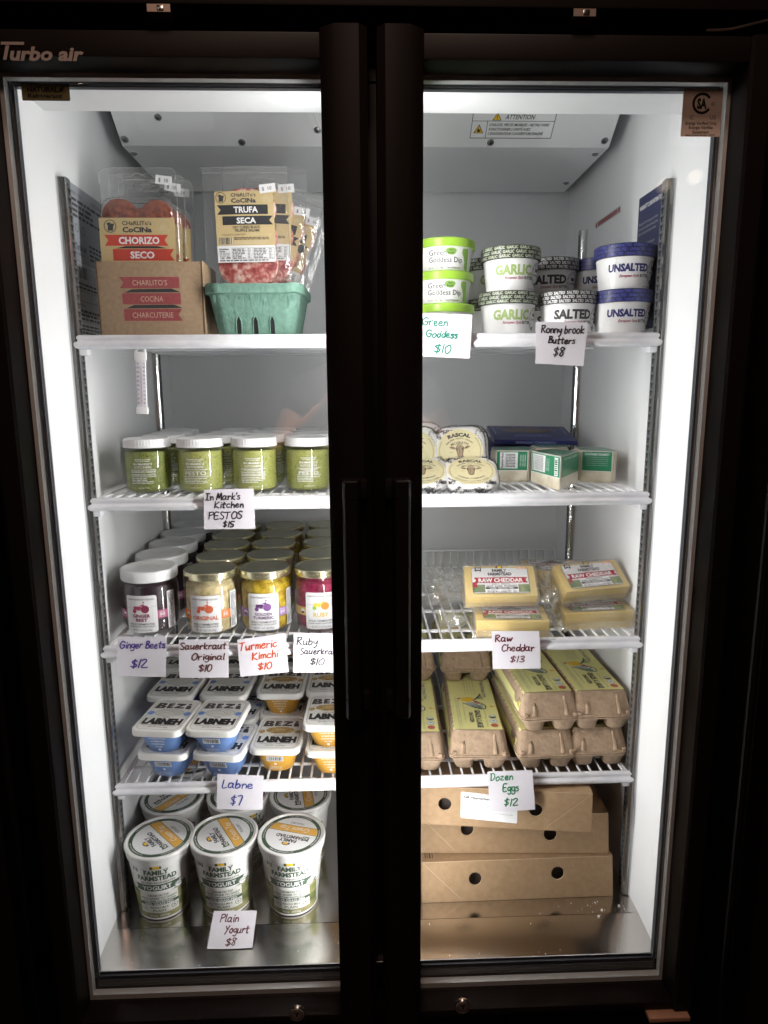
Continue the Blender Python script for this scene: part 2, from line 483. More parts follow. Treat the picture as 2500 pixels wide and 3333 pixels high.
# raised panel ribs on the leaning face, fan guard ring
mb = MB(); d = Dec()
fan = [(.058 + .0, .0)]
for q in (-1,):
    mb2 = MB()
for rr in (.075, .062, .049):
    ring = [(-.018 + rr * math.cos(2 * PI * i / 48), .074 + rr * math.sin(2 * PI * i / 48)) for i in range(49)]
    P3 = [facef(u, v)[0] + nF * .004 for u, v in ring]
    mb.tube(P3, .0022, M_liner, 6, False)
dd = Dec(); dd.disc(-.018, .074, .086, M_liner, 0, 40); dd.to(mb, facef, eps=.0014)
mb.build('fan_guard', fr)
mb = MB(); dd = Dec(); rr = rrect(.13, .05, .012, 5, -.33, .052); dd.poly(rr, M_liner, 0); dd.to(mb, facef, eps=.0012); mb.build('access_panel', fr)
scr = None
for x, v, under in ((-.358, .052, 0), (-.4265, .012, 0), (-.2234, .0075, 0), (-.0886, .031, 0), (.2186, .0095, 0), (.4235, .0135, 0), (-.4267, .364, 1), (.4208, .357, 1), (.420, .534, 1)):
    if scr is None:
        m_ = MB(); m_.lathe([(.0062, 0), (.0066, .0008), (.0052, .0028), (.0025, .0036)], M_screw, 16)
        m_.lathe([(.0078, -.0003), (.0078, .0005)], M_alu, 16); m_.box(-.0026, .0026, -.0004, .0004, .0034, .0040, M_slot); m_.box(-.0004, .0004, -.0026, .0026, .0034, .0040, M_slot)
        scr = m_.build('screw', ev); o = scr
    else: o = mesh_share(scr, parent=ev)
    if under: o.location = (x, v, 1.8195); o.rotation_euler = (PI, 0, 0)
    else:
        o.location = facef(x, v)[0]; o.rotation_euler = nF.to_track_quat('Z', 'Y').to_euler()
# attention label on the leaning face (top half hidden behind the header)
d = Dec(); M_yel = flat('warning_yellow', (.80, .50, .03))
x0, x1, z0, z1 = .180, .325, .0170, .0640
d.rect(x0, x1, z0, z1, M_label, 0)
for r_ in ((x0, x1, z0, z0 + .0012), (x0, x1, z1 - .001, z1), (x0, x0 + .001, z0, z1), (x1 - .001, x1, z0, z1), (x0, x1, .0480, .0489), (x0 + .027, x0 + .028, z0, .0485)): d.rect(*r_, M_black, 1)


def warn(d, cx, cy, s, fire=False):
    d.poly([(cx - s, cy - s * .8), (cx + s, cy - s * .8), (cx, cy + s)], M_black, 1)
    d.poly([(cx - s * .8, cy - s * .67), (cx + s * .8, cy - s * .67), (cx, cy + s * .74)], M_yel, 2)
    if fire: d.poly([(cx - s * .3, cy - s * .5), (cx + s * .3, cy - s * .5), (cx + s * .35, cy), (cx + s * .1, cy - .1 * s), (cx, cy + s * .3), (cx - s * .3, cy - .1 * s)], M_black, 3)
    else: d.rect(cx - s * .1, cx + s * .1, cy - s * .25, cy + s * .35, M_black, 3); d.disc(cx, cy - s * .45, s * .11, M_black, 3, 8)


warn(d, x0 + .043, .0560, .0080); warn(d, x0 + .0138, .0335, .0090, True)
d.text('ATTENTION', x0 + .057, .0560, .0085, M_black, w=.052, bold=.01, shear=.25, align='L')
for i, t in enumerate(('CHAUDE, PIÈCES MOBILES - NE PAS FAIRE', 'FONCTIONNER L’UNITÉ AVEC', 'L’EVAPORATEUR COUVERTURE ENLEVÉ')):
    d.text(t, x0 + .031, .0420 - i * .0080, .0050, M_black, w=(.106, .075, .098)[i], shear=.25, align='L', bold=.02)
mb = MB(); d.to(mb, facef, eps=.0003); mb.build('warning_label', fr, smooth=None)
# steel floor pan: flat deck, front slope, bright rolled lip
mb = MB()
nx = 8
mb.add([(-XW - .002, .0672, ZF), (XW + .002, .0672, ZF), (XW + .002, YB, ZF), (-XW - .002, YB, ZF)], [(0, 1, 2, 3)], M_steel)
mb.add([(-.4645, -.0122, .4610), (.4645, -.0122, .4610), (XW + .002, .0668, ZF - .0004), (-XW - .002, .0668, ZF - .0004)], [(0, 1, 2, 3)], M_steel)
mb.build('floor_pan', fr, smooth=None)
mb = MB(); mb.tube([(-.4640, -.0126, .4600), (.4640, -.0126, .4600)], .0013, M_steel_lip, 8); mb.build('floor_lip', fr)
# crumbs scattered on the floor
rnd = random.Random(3); mb = MB()
for i in range(110):
    if i < 34: x = rnd.gauss(.40, .03); y = rnd.uniform(.060, .098)
    elif i < 60: x = rnd.uniform(-.43, -.05); y = rnd.uniform(-.008, .08)
    else: x = rnd.uniform(-.43, .43); y = rnd.uniform(-.010, .075)
    x = min(x, .445); z = ZF if y > .0672 else ZF - (.0672 - y) * .082
    s_ = rnd.choice((.0002, .0003, .0004, .0006)) if i > 2 else .0016
    mb.box(x - s_, x + s_, y - s_, y + s_, z, z + s_ * 1.3, M_white, Matrix.Rotation(0, 4, 'Z'))
tag(mb.build('crumbs', None, smooth=None), 'scatter of small pale crumbs on the steel floor of the fridge', 'crumbs', kind='stuff')

# shelf standards
def standard(sx, y0, zt, zb, front):
    mb = MB(); d_ = .025
    X = lambda t: sx * (XW + .003 - t)
    # slotted face plate facing the middle, rolled front and rear flanges
    prof = [(X(0), y0), (X(.006), y0 - .001), (X(.0115), y0 + .0002), (X(.0150), y0 + .0022), (X(.0158), y0 + .0052), (X(.0150), y0 + .0062), (X(.0150), y0 + .0225), (X(.0135), y0 + .0235), (X(0), y0 + .0235)]
    if sx > 0: prof = prof[::-1]
    mb.loft([[(x, y, zb) for x, y in prof], [(x, y, zt) for x, y in prof]], M_std)
    xf = X(.0153)
    mb.add([(xf, y0 + .0066, zb), (xf, y0 + .0222, zb), (xf, y0 + .0222, zt), (xf, y0 + .0066, zt)], [(0, 1, 2, 3) if sx < 0 else (3, 2, 1, 0)], M_std_face)
    o = mb.build('shelf_standard', fr, smooth=None)
    m2 = MB(); z = zb + .012; xs = X(.0158)
    while z < zt - .006:
        yc = y0 + .0145
        for (a_, b_, ww) in ((-.0044, .0010, .0026), (.0010, .0042, .0050)):
            vs = [(xs, yc - ww, z + a_), (xs, yc + ww, z + a_), (xs, yc + ww, z + b_), (xs, yc - ww, z + b_)]
            m2.add(vs, [(0, 1, 2, 3) if sx < 0 else (3, 2, 1, 0)], M_slot)
        z += .0127
    m2.build('slot', o, smooth=None, kind='stuff')
    m3 = MB(); m3.box(min(X(.016), X(0)), max(X(.016), X(0)), y0 + .004, y0 + .021, zt - .010, zt + .002, M_std, bev=.002)
    m3.build('end_clip', o); m3 = MB()
    m3.box(min(X(.016), X(0)), max(X(.016), X(0)), y0 + .006, y0 + .014, zb + .002, zb + .010, M_std, bev=.002)
    m3.build('end_clip', o)
    return o


for sx in (-1, 1):
    standard(sx, .108, 1.706, .470, True); standard(sx, .520, 1.722, .470, False)
# centre mullion of the cabinet with the LED diffusers on its flanks
mb = MB(); mb.box(-.036, .036, -.008, .026, .40, 1.83, M_frame2, bev=.002); mb.build('centre_mullion', fr)
for s in (-1, 1):
    mb = MB(); mb.box(min(s * .0362, s * .0385), max(s * .0362, s * .0385), .003, .024, .48, 1.765, M_led); mb.build('led_strip', fr)
# cabinet front: black outer frame round both doors
mb = MB()
mb.box(-.505, .505, -.0080, .70, .30, .4440, M_frame2); mb.box(-.505, -.499, -.0080, .70, .444, ZC + .02, M_frame2); mb.box(.499, .505, -.0080, .70, .444, ZC + .02, M_frame2)
mb.box(-.505, .505, -.0110, -.0078, 1.7885, 1.8400, M_frame2)
mb.box(-.505, .505, YB + .03, .70, .402, ZC + .02, M_frame2)
mb.build('cabinet', fr)
mb = MB(); mb.box(-.54, .54, -.085, -.012, 1.8395, 2.02, M_frame, bev=.003); mb.build('top_grille_panel', fr)
mb = MB(); mb.box(-.505, .505, -.04, .60, .06, .3, M_frame2, bev=.003); mb.build('base_panel', fr)


# doors
def door(sgn):
    o = thing('door', None, None, (0, -.038, 0)); o.parent = fr; KIDS.setdefault(fr.name, []).append(o)
    xo, xi = .5035, .0058          # outer and inner edges
    go, gi = .4672, .0628         # visible glass edges
    zt, zb, gt, gb = 1.8168, .4138, 1.7869, .4276
    def X(a): return sgn * a
    def bx(mb, a, b, y0, y1, z0, z1, m, bev=.002): mb.box(min(X(a), X(b)), max(X(a), X(b)), y0, y1, z0, z1, m, bev=bev)
    # outer stile with chamfer, top and bottom rails
    mb = MB()
    prof = [(xo, .012), (xo, -.030), (xo - .010, -.040), (go + .003, -.040), (go, -.036), (go, .012)]
    P = [(X(x), y) for x, y in prof]
    if sgn < 0: P = P[::-1]
    mb.loft([[(x, y, zb) for x, y in P], [(x, y, zt) for x, y in P]], M_frame)
    prof = [(gi, .012), (gi, -.036), (gi - .004, -.0395), (gi - .018, -.048), (xi + .010, -.048), (xi, -.040), (xi, .012)]
    P = [(X(x), y) for x, y in prof]
    if sgn < 0: P = P[::-1]
    mb.loft([[(x, y, zb - .004) for x, y in P], [(x, y, zt + .004) for x, y in P]], M_frame)
    bx(mb, gi, go, -.036, .012, gt + .0004, zt, M_frame); bx(mb, gi, go, -.036, .012, zb, gb - .0004, M_frame)
    mb.build('door_frame', o)
    # double glazing: two panes and the perforated spacer between them
    for y0 in (.0005, .0162):
        mb = MB(); mb.box(min(X(gi), X(go)), max(X(gi), X(go)), y0, y0 + .0035, gb, gt, M_glass); mb.build('glass_pane', o, smooth=None)
    mb = MB(); b_ = .0
    sp = .0005
    bx(mb, gi, go - .0055, .0045, .0158, gt - .0060, gt - .0002, M_alu, 0); bx(mb, gi, go - .0055, .0045, .0158, gb + .0002, gb + .0090, M_alu, 0)
    bx(mb, go - .0056, go - .0002, .0045, .0158, gb + .0002, gt - .0002, M_alu, 0)
    mb.build('spacer_bar', o, smooth=None)
    mb = MB()
    n = int((go - gi) / .0035)
    for i in range(n):
        x = gi + (i + .5) * (go - gi) / n
        for z, up in ((gb + .0092, 1), (gt - .0062, -1)):
            for yy in (.0064, .0142):
                v = [(X(x) - .0007, yy - .0004, z), (X(x) + .0007, yy - .0004, z), (X(x) + .0007, yy + .0004, z), (X(x) - .0007, yy + .0004, z)]
                mb.add(v, [(0, 1, 2, 3) if up > 0 else (3, 2, 1, 0)], M_white if up > 0 else M_dot)
        for z in (gb + .0014, gb + .0078, gt - .0012, gt - .0056):
            mb.add([(X(x) - .0006, .0043, z - .0003), (X(x) + .0006, .0043, z - .0003), (X(x) + .0006, .0043, z + .0003), (X(x) - .0006, .0043, z + .0003)], [(0, 1, 2, 3)], M_white if z < 1 else M_dot)
    n = int((gt - gb) / .0045)
    for i in range(n):
        z = gb + (i + .5) * (gt - gb) / n
        for x in (go - .0012, go - .0044):
            mb.add([(X(x) - .0003, .0043, z - .0006), (X(x) + .0003, .0043, z - .0006), (X(x) + .0003, .0043, z + .0006), (X(x) - .0003, .0043, z + .0006)], [(0, 1, 2, 3)], M_white)
    mb.build('spacer_hole', o, smooth=None, kind='stuff')
    # inner gasket frame with ridges
    mb = MB(); io = .4560; it = 1.7775; ib = .4585
    bx(mb, go - .007, io, .0200, .0292, gb + .006, gt - .004, M_gasket, .001)
    bx(mb, gi, go - .007, .0200, .0292, it - .001, gt - .004, M_gasket, .001)
    bx(mb, gi, io, .0200, .0292, gb + .006, ib - .002, M_gasket, .001)
    bx(mb, gi - .01, gi + .001, .0200, .0292, gb, gt, M_gasket, .001)
    mb.build('gasket', o)
    mb = MB(); g2 = .0196
    for a_ in (.0, .0045):
        bx(mb, go - .0075 - a_ * .7 - .0008, go - .0075 - a_ * .7, g2 - .0014, g2 + .001, ib, it, M_gasket2, .0003)
    bx(mb, gi, io, g2 - .0014, g2 + .001, ib - .010, ib - .0085, M_gasket2, .0003); bx(mb, gi, io, g2 - .0014, g2 + .001, ib - .020, ib - .0188, M_gasket2, .0003)
    bx(mb, gi, io, g2 - .0014, g2 + .001, it + .001, it + .002, M_gasket2, .0003)
    mb.build('gasket_ridge', o)
    # handle
    mb = MB(); hx0, hx1 = .0206, .0446
    def hring(z, k=1.0, y=0):
        pts = [(hx0, -.060 - y), (hx0 + .001, -.082), (hx0 + .004, -.0875), (hx0 + .012, -.0895), (hx1 - .004, -.0875), (hx1 - .0005, -.081), (hx1, -.060), (hx1 - .004, -.056), (hx0 + .004, -.056)]
        c = ((hx0 + hx1) / 2, -.07)
        q = [(X(c[0] + (x - c[0]) * k), c[1] + (yy - c[1]) * k, z) for x, yy in pts]
        return q if sgn > 0 else q[::-1]
    mb.loft([hring(1.2548), hring(.979)], M_frame)
    h = mb.build('handle', o)
    for rings, z in (([hring(1.2553, 1.03), hring(1.2768, 1.03), hring(1.2787, .93)], 1.2637), ([hring(.9785, 1.03), hring(.954, 1.03), hring(.950, .9)], .9645)):
        mb = MB(); mb.loft(rings, M_frame)
        mb.box(min(X(.0115), X(.0345)), max(X(.0115), X(.0345)), -.062, -.046, z - .013, z + .013, M_frame2, bev=.002)
        mb.build('handle_end', h)
    # lock
    mb = MB(); My = Matrix.Translation((X(.1292 if sgn > 0 else .1308), -.036, .4368 if sgn > 0 else .4346)) @ Matrix.Rotation(R(90), 4, 'X')
    mb.lathe([(.0125, 0), (.0130, .003), (.0118, .0055), (.0100, .0058), (.0097, .0030)], M_lock, 28, My)
    mb.lathe([(.0092, .002), (.0090, .0048), (.0086, .0052)], M_lock2, 24, My)
    mb.box(-.0012, .0012, -.0040, .0040, .0050, .0056, M_slot, My); mb.box(-.0034, .0034, .0020, .0042, .0050, .0056, M_slot, My)
    mb.build('lock', o)
    return o


M_lock = mat('lock_chrome', (.72, .66, .62), .22, 1); M_lock2 = mat('lock_core', (.60, .46, .40), .3, 1)
dL = door(-1); dR = door(1)
KA = .961      # artwork scale
# maker's lettering on the left door rail
M_logo = mat('silver_logo', (.42, .34, .31), .35, .3)
d = Dec()
d.text('urbo', -.4483, 1.8062, .0155, M_logo, w=.0524, bold=.035, shear=.22, align='L', lay=0)
d.text('air', -.3895, 1.8062, .0155, M_logo, w=.0320, bold=.035, shear=.22, align='L', lay=0)
d.poly([(-.4570, 1.7985), (-.4528, 1.7985), (-.4475, 1.8155), (-.4520, 1.8155)], M_logo, 0)
d.poly([(-.4578, 1.8152), (-.4296, 1.8152), (-.4288, 1.8185), (-.4570, 1.8185)], M_logo, 1)
mb = MB(); d.to(mb, lambda u, v: ((u * KA - .0007, -.0362, v * KA + .0544), (0, -1, 0)), eps=.0006); mb.build('maker_lettering', dL, smooth=None)
# stickers on the glass
M_csa = mat('pink_beige_sticker', (.80, .66, .58), .5); M_olive = mat('olive_sticker', (.30, .27, .10), .5)
d = Dec(); cx, w2, z0, z1 = .4463, .0270, 1.7276, 1.7870; cz = 1.7690
d.rect(cx - w2, cx + w2, z0, z1, M_csa, 0)
d.ring(cx - .0005, cz, .0118, .0034, M_black, 1, 30, a0=38, a1=322)
d.text('SA', cx - .0008, cz, .0125, M_black, w=.0135, bold=.05, lay=2); d.ring(cx + .0145, cz - .0008, .0021, .0005, M_black); d.text('R', cx + .0145, cz - .0008, .0022, M_black)
d.text('C', cx - .0135, 1.7518, .0052, M_black); d.text('US', cx + .0155, 1.7518, .0052, M_black)
for t, z, h, ww in (('Energy Verified Only', 1.7446, .0040, .0430), ('Énergie Vérifiée', 1.7392, .0040, .0330), ('Seulement', 1.7336, .0040, .0225), ('Master Contract Number : 252197', 1.7297, .0022, .0400)):
    d.text(t, cx, z, h, M_black, w=ww, bold=.012)
mb = MB(); d.to(mb, lambda u, v: ((u * KA - .0007, .0004, v * KA + .0544), (0, -1, 0)), eps=.0002); mb.build('certification_sticker', dR, smooth=None, label='pink-beige square sticker in the top right corner of the right pane')
d = Dec(); d.rect(-.4552, -.3935, 1.7670, 1.7868, M_black, 0, .0015); d.rect(-.4545, -.3942, 1.7677, 1.7861, M_olive, 1, .0012)
d.text('NATURAL', -.4280, 1.7805, .0060, M_black, w=.0400, bold=.03, lay=2); d.text('Refrigerant', -.4255, 1.7727, .0052, M_black, w=.0440, bold=.03, lay=2)
d.poly([(-.4068, 1.7775), (-.4040, 1.7776), (-.4012, 1.7806), (-.4005, 1.7845), (-.4045, 1.7830), (-.4068, 1.7800)], M_black, 2)
mb = MB(); d.to(mb, lambda u, v: ((u * KA - .0007, .0004, v * KA + .0544), (0, -1, 0)), eps=.0002); mb.build('refrigerant_sticker', dL, smooth=None, label='small olive sticker in the top left corner of the left pane')
for dr, x in ((dL, -.0825), (dR, .4350)):
    d = Dec(); d.text('TEMPERED GLASS', x, .4085 if x < 0 else .4070, .0028, M_black, w=.028, bold=.02)
    mb = MB(); d.to(mb, lambda u, v: ((u * KA - .0007, .0130, v * KA + .0544), (0, -1, 0)), eps=.0001); mb.build('glass_marking', dr, smooth=None)
# wall stickers
M_navy = mat('navy_sticker', (.030, .036, .098), .45); M_red = flat('dark_red_print', (.35, .06, .06)); M_spec = flat('grey_spec_label', (.45, .47, .50))
d = Dec(); d.rect(-.247, -.150, 1.49, 1.7125, M_navy, 0)
d.text('WARRANTY CLAIM INFORMATION', -.197, 1.694, .0075, M_white, w=.088, bold=.02, lay=1)
for i, (t, z, ww) in enumerate((('Thank you for choosing our products.', 1.668, .078), ('To ensure you faster service, please', 1.660, .078), ('call us with the information below', 1.652, .072), ('1. Model Number & Serial Number', 1.632, .070), ('(Located on tag inside the cabinet)', 1.624, .072), ('2. A Proof of Purchase', 1.612, .05), ('3. A Description of The Problem', 1.600, .066), ('FOLLOWING CASES ARE NOT', 1.578, .07), ('COVERED BY WARRANTY:', 1.568, .06))):
    d.text(t, -.242, z, .0045, M_lgrey if i < 7 else M_white, w=ww, lay=1, align='L')
mb = MB(); d.to(mb, lambda u, v: ((XW - .0006, -u, v), (-1, 0, 0)), eps=.0003); mb.build('warranty_sticker', fr, smooth=None)
d = Dec(); d.rect(-.468, -.333, 1.712, 1.724, M_spec, 0); d.rect(-.452, -.350, 1.7142, 1.7218, M_red, 1)
for x in (-.463, -.340): d.rect(x - .004, x + .004, 1.7138, 1.7222, M_red, 1)
d.text('DO NOT LOAD ABOVE THIS LINE', -.401, 1.718, .0035, M_spec, w=.09, lay=2)
mb = MB(); d.to(mb, lambda u, v: ((XW - .0006, -u, v), (-1, 0, 0)), eps=.0003); mb.build('load_line_sticker', fr, smooth=None)
d = Dec(); M_sp2 = flat('spec_label_paper', (.34, .36, .39)); d.rect(.150, .285, 1.595, 1.713, M_sp2, 0); d.rect(.150, .245, 1.482, 1.594, M_spec, 0)
d.text('MODEL : T3S-35', .160, 1.700, .0055, M_dark, w=.038, align='L'); d.text('MADE IN KOREA', .240, 1.700, .0055, M_dark, w=.038, align='L')
d.micro(.158, .275, 1.662, 1.694, 4, M_dark, seed=1); d.ring(.170, 1.648, .006, .001, M_dark); d.ring(.196, 1.648, .006, .001, M_dark)
d.text('Turbo air', .158, 1.620, .010, M_dark, w=.045, bold=.02, shear=.2, align='L'); d.text('LONG BEACH, CA', .158, 1.609, .0035, M_dark, w=.04, align='L'); d.micro(.215, .275, 1.604, 1.632, 4, M_dark, seed=2)
d.micro(.158, .200, 1.572, 1.590, 16, M_dark, bars=True); d.micro(.154, .235, 1.554, 1.566, 2, M_dark, seed=3)
for z in (1.552, 1.536, 1.518, 1.504): d.rect(.152, .243, z, z + .0006, M_dark, 1)
d.text('WARNING', .156, 1.530, .004, M_dark, w=.025, align='L'); d.micro(.156, .238, 1.505, 1.524, 3, M_dark, seed=4); d.micro(.156, .238, 1.484, 1.50, 3, M_dark, seed=5)
mb = MB(); d.to(mb, lambda u, v: ((-XW + .0006, u, v), (1, 0, 0)), eps=.0003); mb.build('rating_plate', fr, smooth=None)

# hinge-side odds and ends round the cabinet
M_brkt = mat('worn_steel_bracket', (.38, .30, .26), .4, .6)
for x, l in ((-.250, 'left'), (.255, 'right')):
    mb = MB(); mb.box(x - .0135, x + .0135, -.084, -.060, 1.8310, 1.8322, M_brkt); mb.box(x - .0135, x + .0135, -.085, -.0838, 1.8310, 1.8392, M_brkt)
    mb.box(x - .002, x + .006, -.086, -.083, 1.8320, 1.8380, M_steel_lip, bev=.001)
    mb.build('light_switch_bracket', fr)
M_tape = mat('brown_tape', (.50, .26, .16), .5, noise_=(20, [(.3, (.42, .21, .13)), (.7, (.56, .31, .20))]))
mb = MB(); mb.box(.4245, .4900, -.088, -.04, .4045, .4120, M_tape, bev=.001); mb.build('lower_hinge_plate', fr)
mb = MB(); mb.tube([(.412, -.068, 1.8250), (.429, -.070, 1.8246), (.442, -.072, 1.8250), (.461, -.074, 1.8285), (.492, -.076, 1.8350), (.53, -.076, 1.8375)], .0016, M_brkt, 6); mb.build('hinge_rod', fr)
mb = MB()
for x in (-.508, -.492, -.471, -.457): mb.tube([(x, -.068, 1.8230), (x + .008, -.070, 1.8250)], .0022, M_frame2, 6)
mb.build('upper_hinge', fr)
# neighbouring coolers, almost lost in the dark
ne = thing('neighbour_cooler', 'dark edge of the next cooler beyond the right side of the fridge', 'fridge', (.578, -.038, 0))
mb = MB(); mb.box(.0, .45, .02, .7, .06, 2.0, M_frame2, bev=.004); mb.build('cabinet', ne)
mb = MB(); mb.box(.004, .446, -.040, .018, .36, 1.84, M_frame, bev=.006); nd = mb.build('door', ne)
mb = MB(); mb.box(.030, .075, -.052, .0, .350, .359, M_tape, bev=.001); mb.lathe([(.012, .352), (.014, .355), (.012, .358)], M_steel_lip, 20, Matrix.Translation((.022, -.03, 0))); mb.build('hinge_plate', ne)
ne2 = thing('neighbour_cabinet', 'black cabinet side left of the fridge, lost in the dark', 'cabinet', (-1.03, -.02, 0))
mb = MB(); mb.box(.0, .44, .06, .7, .06, 2.0, M_frame2, bev=.004); mb.build('cabinet', ne2)
mb = MB(); mb.box(.01, .43, .03, .058, .1, 1.9, M_frame2, bev=.004); mb.build('door', ne2)
mb = MB(); mb.box(-2.5, 2.5, .72, .76, 0, 3, M_frame2); tag(mb.build('wall', None), kind='structure')
mb = MB(); mb.box(-3, 3, -4, 1, -.02, 0, flat('dark_floor', (.03, .028, .027))); tag(mb.build('floor', None), kind='structure')

# ---------------------------------------------------------------- wire shelves
wire0 = None
SHELF_Z = ST
SL = ('top white wire shelf carrying the charcuterie, the green dip and the butter tubs', 'second white wire shelf from the top carrying pesto jars and wrapped cheeses',
      'third white wire shelf from the top carrying fermented vegetable jars and cheddar', 'lowest white wire shelf carrying labneh tubs and egg cartons')
Y0s, Y1s, HW_ = .1138, .612, .4585
for zi, z in enumerate(SHELF_Z):
    t = thing('wire_shelf', SL[zi], 'shelf', (0, 0, z), group='white wire shelves in the fridge')
    r = .0021; n = 47
    if wire0 is None:
        m_ = MB(); m_.tube([(0, Y0s + .004, -.0030), (0, Y0s + .012, -.0021), (0, Y1s - .008, -.0021), (0, Y1s - .001, .002), (0, Y1s, .010), (0, Y1s, .034)], r, M_wire, 6)
        wire0 = m_.build('wire', t); wire0.location = (-(n - 1) / 2 * .0193, 0, 0); a0 = 1
    else: a0 = 0
    for i in range(a0, n):
        mesh_share(wire0, loc=(-(n - 1) / 2 * .0193 + i * .0193, 0, 0), parent=t)
    for y in (.175, .283, .392, .500, .606):
        m_ = MB(); m_.tube([(-HW_ + .012, y, -.0066), (HW_ - .012, y, -.0066)], .0030, M_wire, 8); m_.build('cross_bar', t)
    m_ = MB(); m_.tube([(-HW_ + .012, Y1s + .001, .034), (HW_ - .012, Y1s + .001, .034)], .0026, M_wire, 8); m_.build('back_rail', t)
    for s in (-1, 1):
        m_ = MB(); m_.tube([(s * (HW_ - .008), Y0s + .002, -.005), (s * (HW_ - .010), Y0s + .02, -.004), (s * (HW_ - .010), Y1s - .01, -.004), (s * (HW_ - .012), Y1s, .034)], .0042, M_wire, 8); m_.build('side_rail', t)
        m_ = MB(); m_.box(min(s * .442, s * .461), max(s * .442, s * .461), .112, .135, -.030, -.012, M_wire, bev=.003); m_.build('shelf_clip', t)
    # extruded front lip with rounded ends
    m_ = MB(); prof = [(.0005, .0012), (-.0028, .0008), (-.0048, -.0012), (-.0052, -.0042), (-.0040, -.0066), (-.0044, -.0088), (-.0066, -.0104), (-.0084, -.0134), (-.0082, -.0166), (-.0058, -.0196), (-.0020, -.0208), (.003, -.0200), (.0045, -.016), (.0045, -.008), (.0040, -.0010)]
    rings = []
    for x, k in ((-HW_ - .0045, .25), (-HW_ - .0035, .62), (-HW_ - .0005, .9), (-HW_ + .004, 1), (HW_ - .004, 1), (HW_ + .0005, .9), (HW_ + .0035, .62), (HW_ + .0045, .25)):
        rings.append([(x, Y0s + p * k, -.010 + (q + .010) * k) for p, q in prof])
    m_.loft(rings, M_lip); m_.build('front_lip', t, smooth=.9)

# thermometer hanging under the top shelf
t = thing('hanging_thermometer', 'slim white thermometer hanging under the left end of the top shelf', 'thermometer', (-.3625, .1125, 1.409), (0, R(2.0), 0))
mb = MB(); mb.box(-.0095, .0095, -.003, .003, .030, .044, M_wplast, bev=.0015); mb.box(-.0095, .0095, -.003, .003, -.052, -.041, M_wplast, bev=.0015)
mb.box(-.0085, -.0045, -.002, .002, .042, .052, M_wplast, bev=.001); mb.box(.0045, .0085, -.002, .002, .042, .052, M_wplast, bev=.001); mb.box(-.0085, .0085, -.002, .002, .049, .054, M_wplast, bev=.001)
mb.build('holder', t)
M_tube = mat('thermometer_back', (.74, .74, .77), .3)
mb = MB(); mb.box(-.0078, .0078, -.002, .002, -.042, .031, M_tube, bev=.0012); mb.build('scale_plate', t)
d = Dec(); M_vio = flat('violet_print', (.12, .08, .35))
d.text('°F', -.0042, .0255, .0030, M_dark); d.text('°C', .0046, .0255, .0030, M_dark)
for i, n_ in enumerate((120, 100, 80, 60, 40, 20, 0, 20, 40)): d.text(str(n_), -.0046, .0200 - i * .0068, .0027, M_vio, bold=.01)
for i, n_ in enumerate((50, 40, 30, 20, 10, 0, 10, 20, 30, 40)): d.text(str(n_), .0050, .0205 - i * .0061, .0026, M_vio, bold=.01)
for i in range(58): d.rect(-.0016 if i % 5 else -.0022, -.0004, .0215 - i * .00105, .0217 - i * .00105, M_vio, 1)
d.rect(.0004, .0009, -.036, .023, M_red, 1)
mb = MB(); d.to(mb, lambda u, v: ((u, -.0021, v), (0, -1, 0)), eps=.0001); mb.build('scale_print', t, smooth=None)

# ================================================================ groceries: top shelf
PI2 = PI / 2
M_kraft = mat('kraft_board', (.30, .205, .125), .75, bump=(250, .08), noise_=(160, [(.3, (.265, .18, .11)), (.7, (.335, .235, .148))]))
M_kraft2 = mat('kraft_edge_dark', (.10, .06, .04), .8)
M_maroon = mat('maroon_ink', (.25, .045, .05), .6, noise_=(300, [(.3, (.22, .04, .045)), (.7, (.30, .07, .07))]))
M_bblack = flat('ribbon_black', (.03, .03, .032))
M_tan = mat('tan_label', (.56, .43, .22), .5)
M_tanink = flat('faded_tan_ink', (.62, .52, .34))
M_redrib = flat('red_ribbon', (.52, .06, .04))
M_film = clear('clear_film', .035, .06, bump=(45, .5), edge=.9, milky=.022)
M_clam = clear('clear_clamshell', .07, .05, bump=(40, .5), milky=.008)
M_rim = clear('clear_plastic_rim', .30, .12, milky=.12)
M_chor = mat('chorizo_slice', (.42, .10, .05), .35, noise_=(110, [(.33, (.15, .028, .016)), (.48, (.27, .055, .025)), (.66, (.38, .10, .045)), (.82, (.55, .27, .13))]), bump=(60, .5))
M_sal = mat('salami_slice', (.45, .15, .13), .35, noise_=(95, [(.36, (.27, .04, .04)), (.47, (.45, .10, .09)), (.56, (.62, .30, .26)), (.68, (.78, .60, .52))]), bump=(60, .4))
M_pulp = mat('green_paper_pulp', (.19, .42, .33), .85, bump=(220, .55), noise_=(130, [(.3, (.105, .215, .168)), (.7, (.165, .295, .232))]))


def ribbon(d, x0, x1, y0, y1, m, lay=1, sk=0, notch=.006, left=True, right=True):
    ym = (y0 + y1) / 2; p = [(x0, y0)]
    p += [(x1, y0 + sk)]
    if right: p += [(x1 - notch, ym + sk)]
    p += [(x1, y1 + sk), (x0, y1)]
    if left: p += [(x0 + notch, ym)]
    return d.poly(p, m, lay)


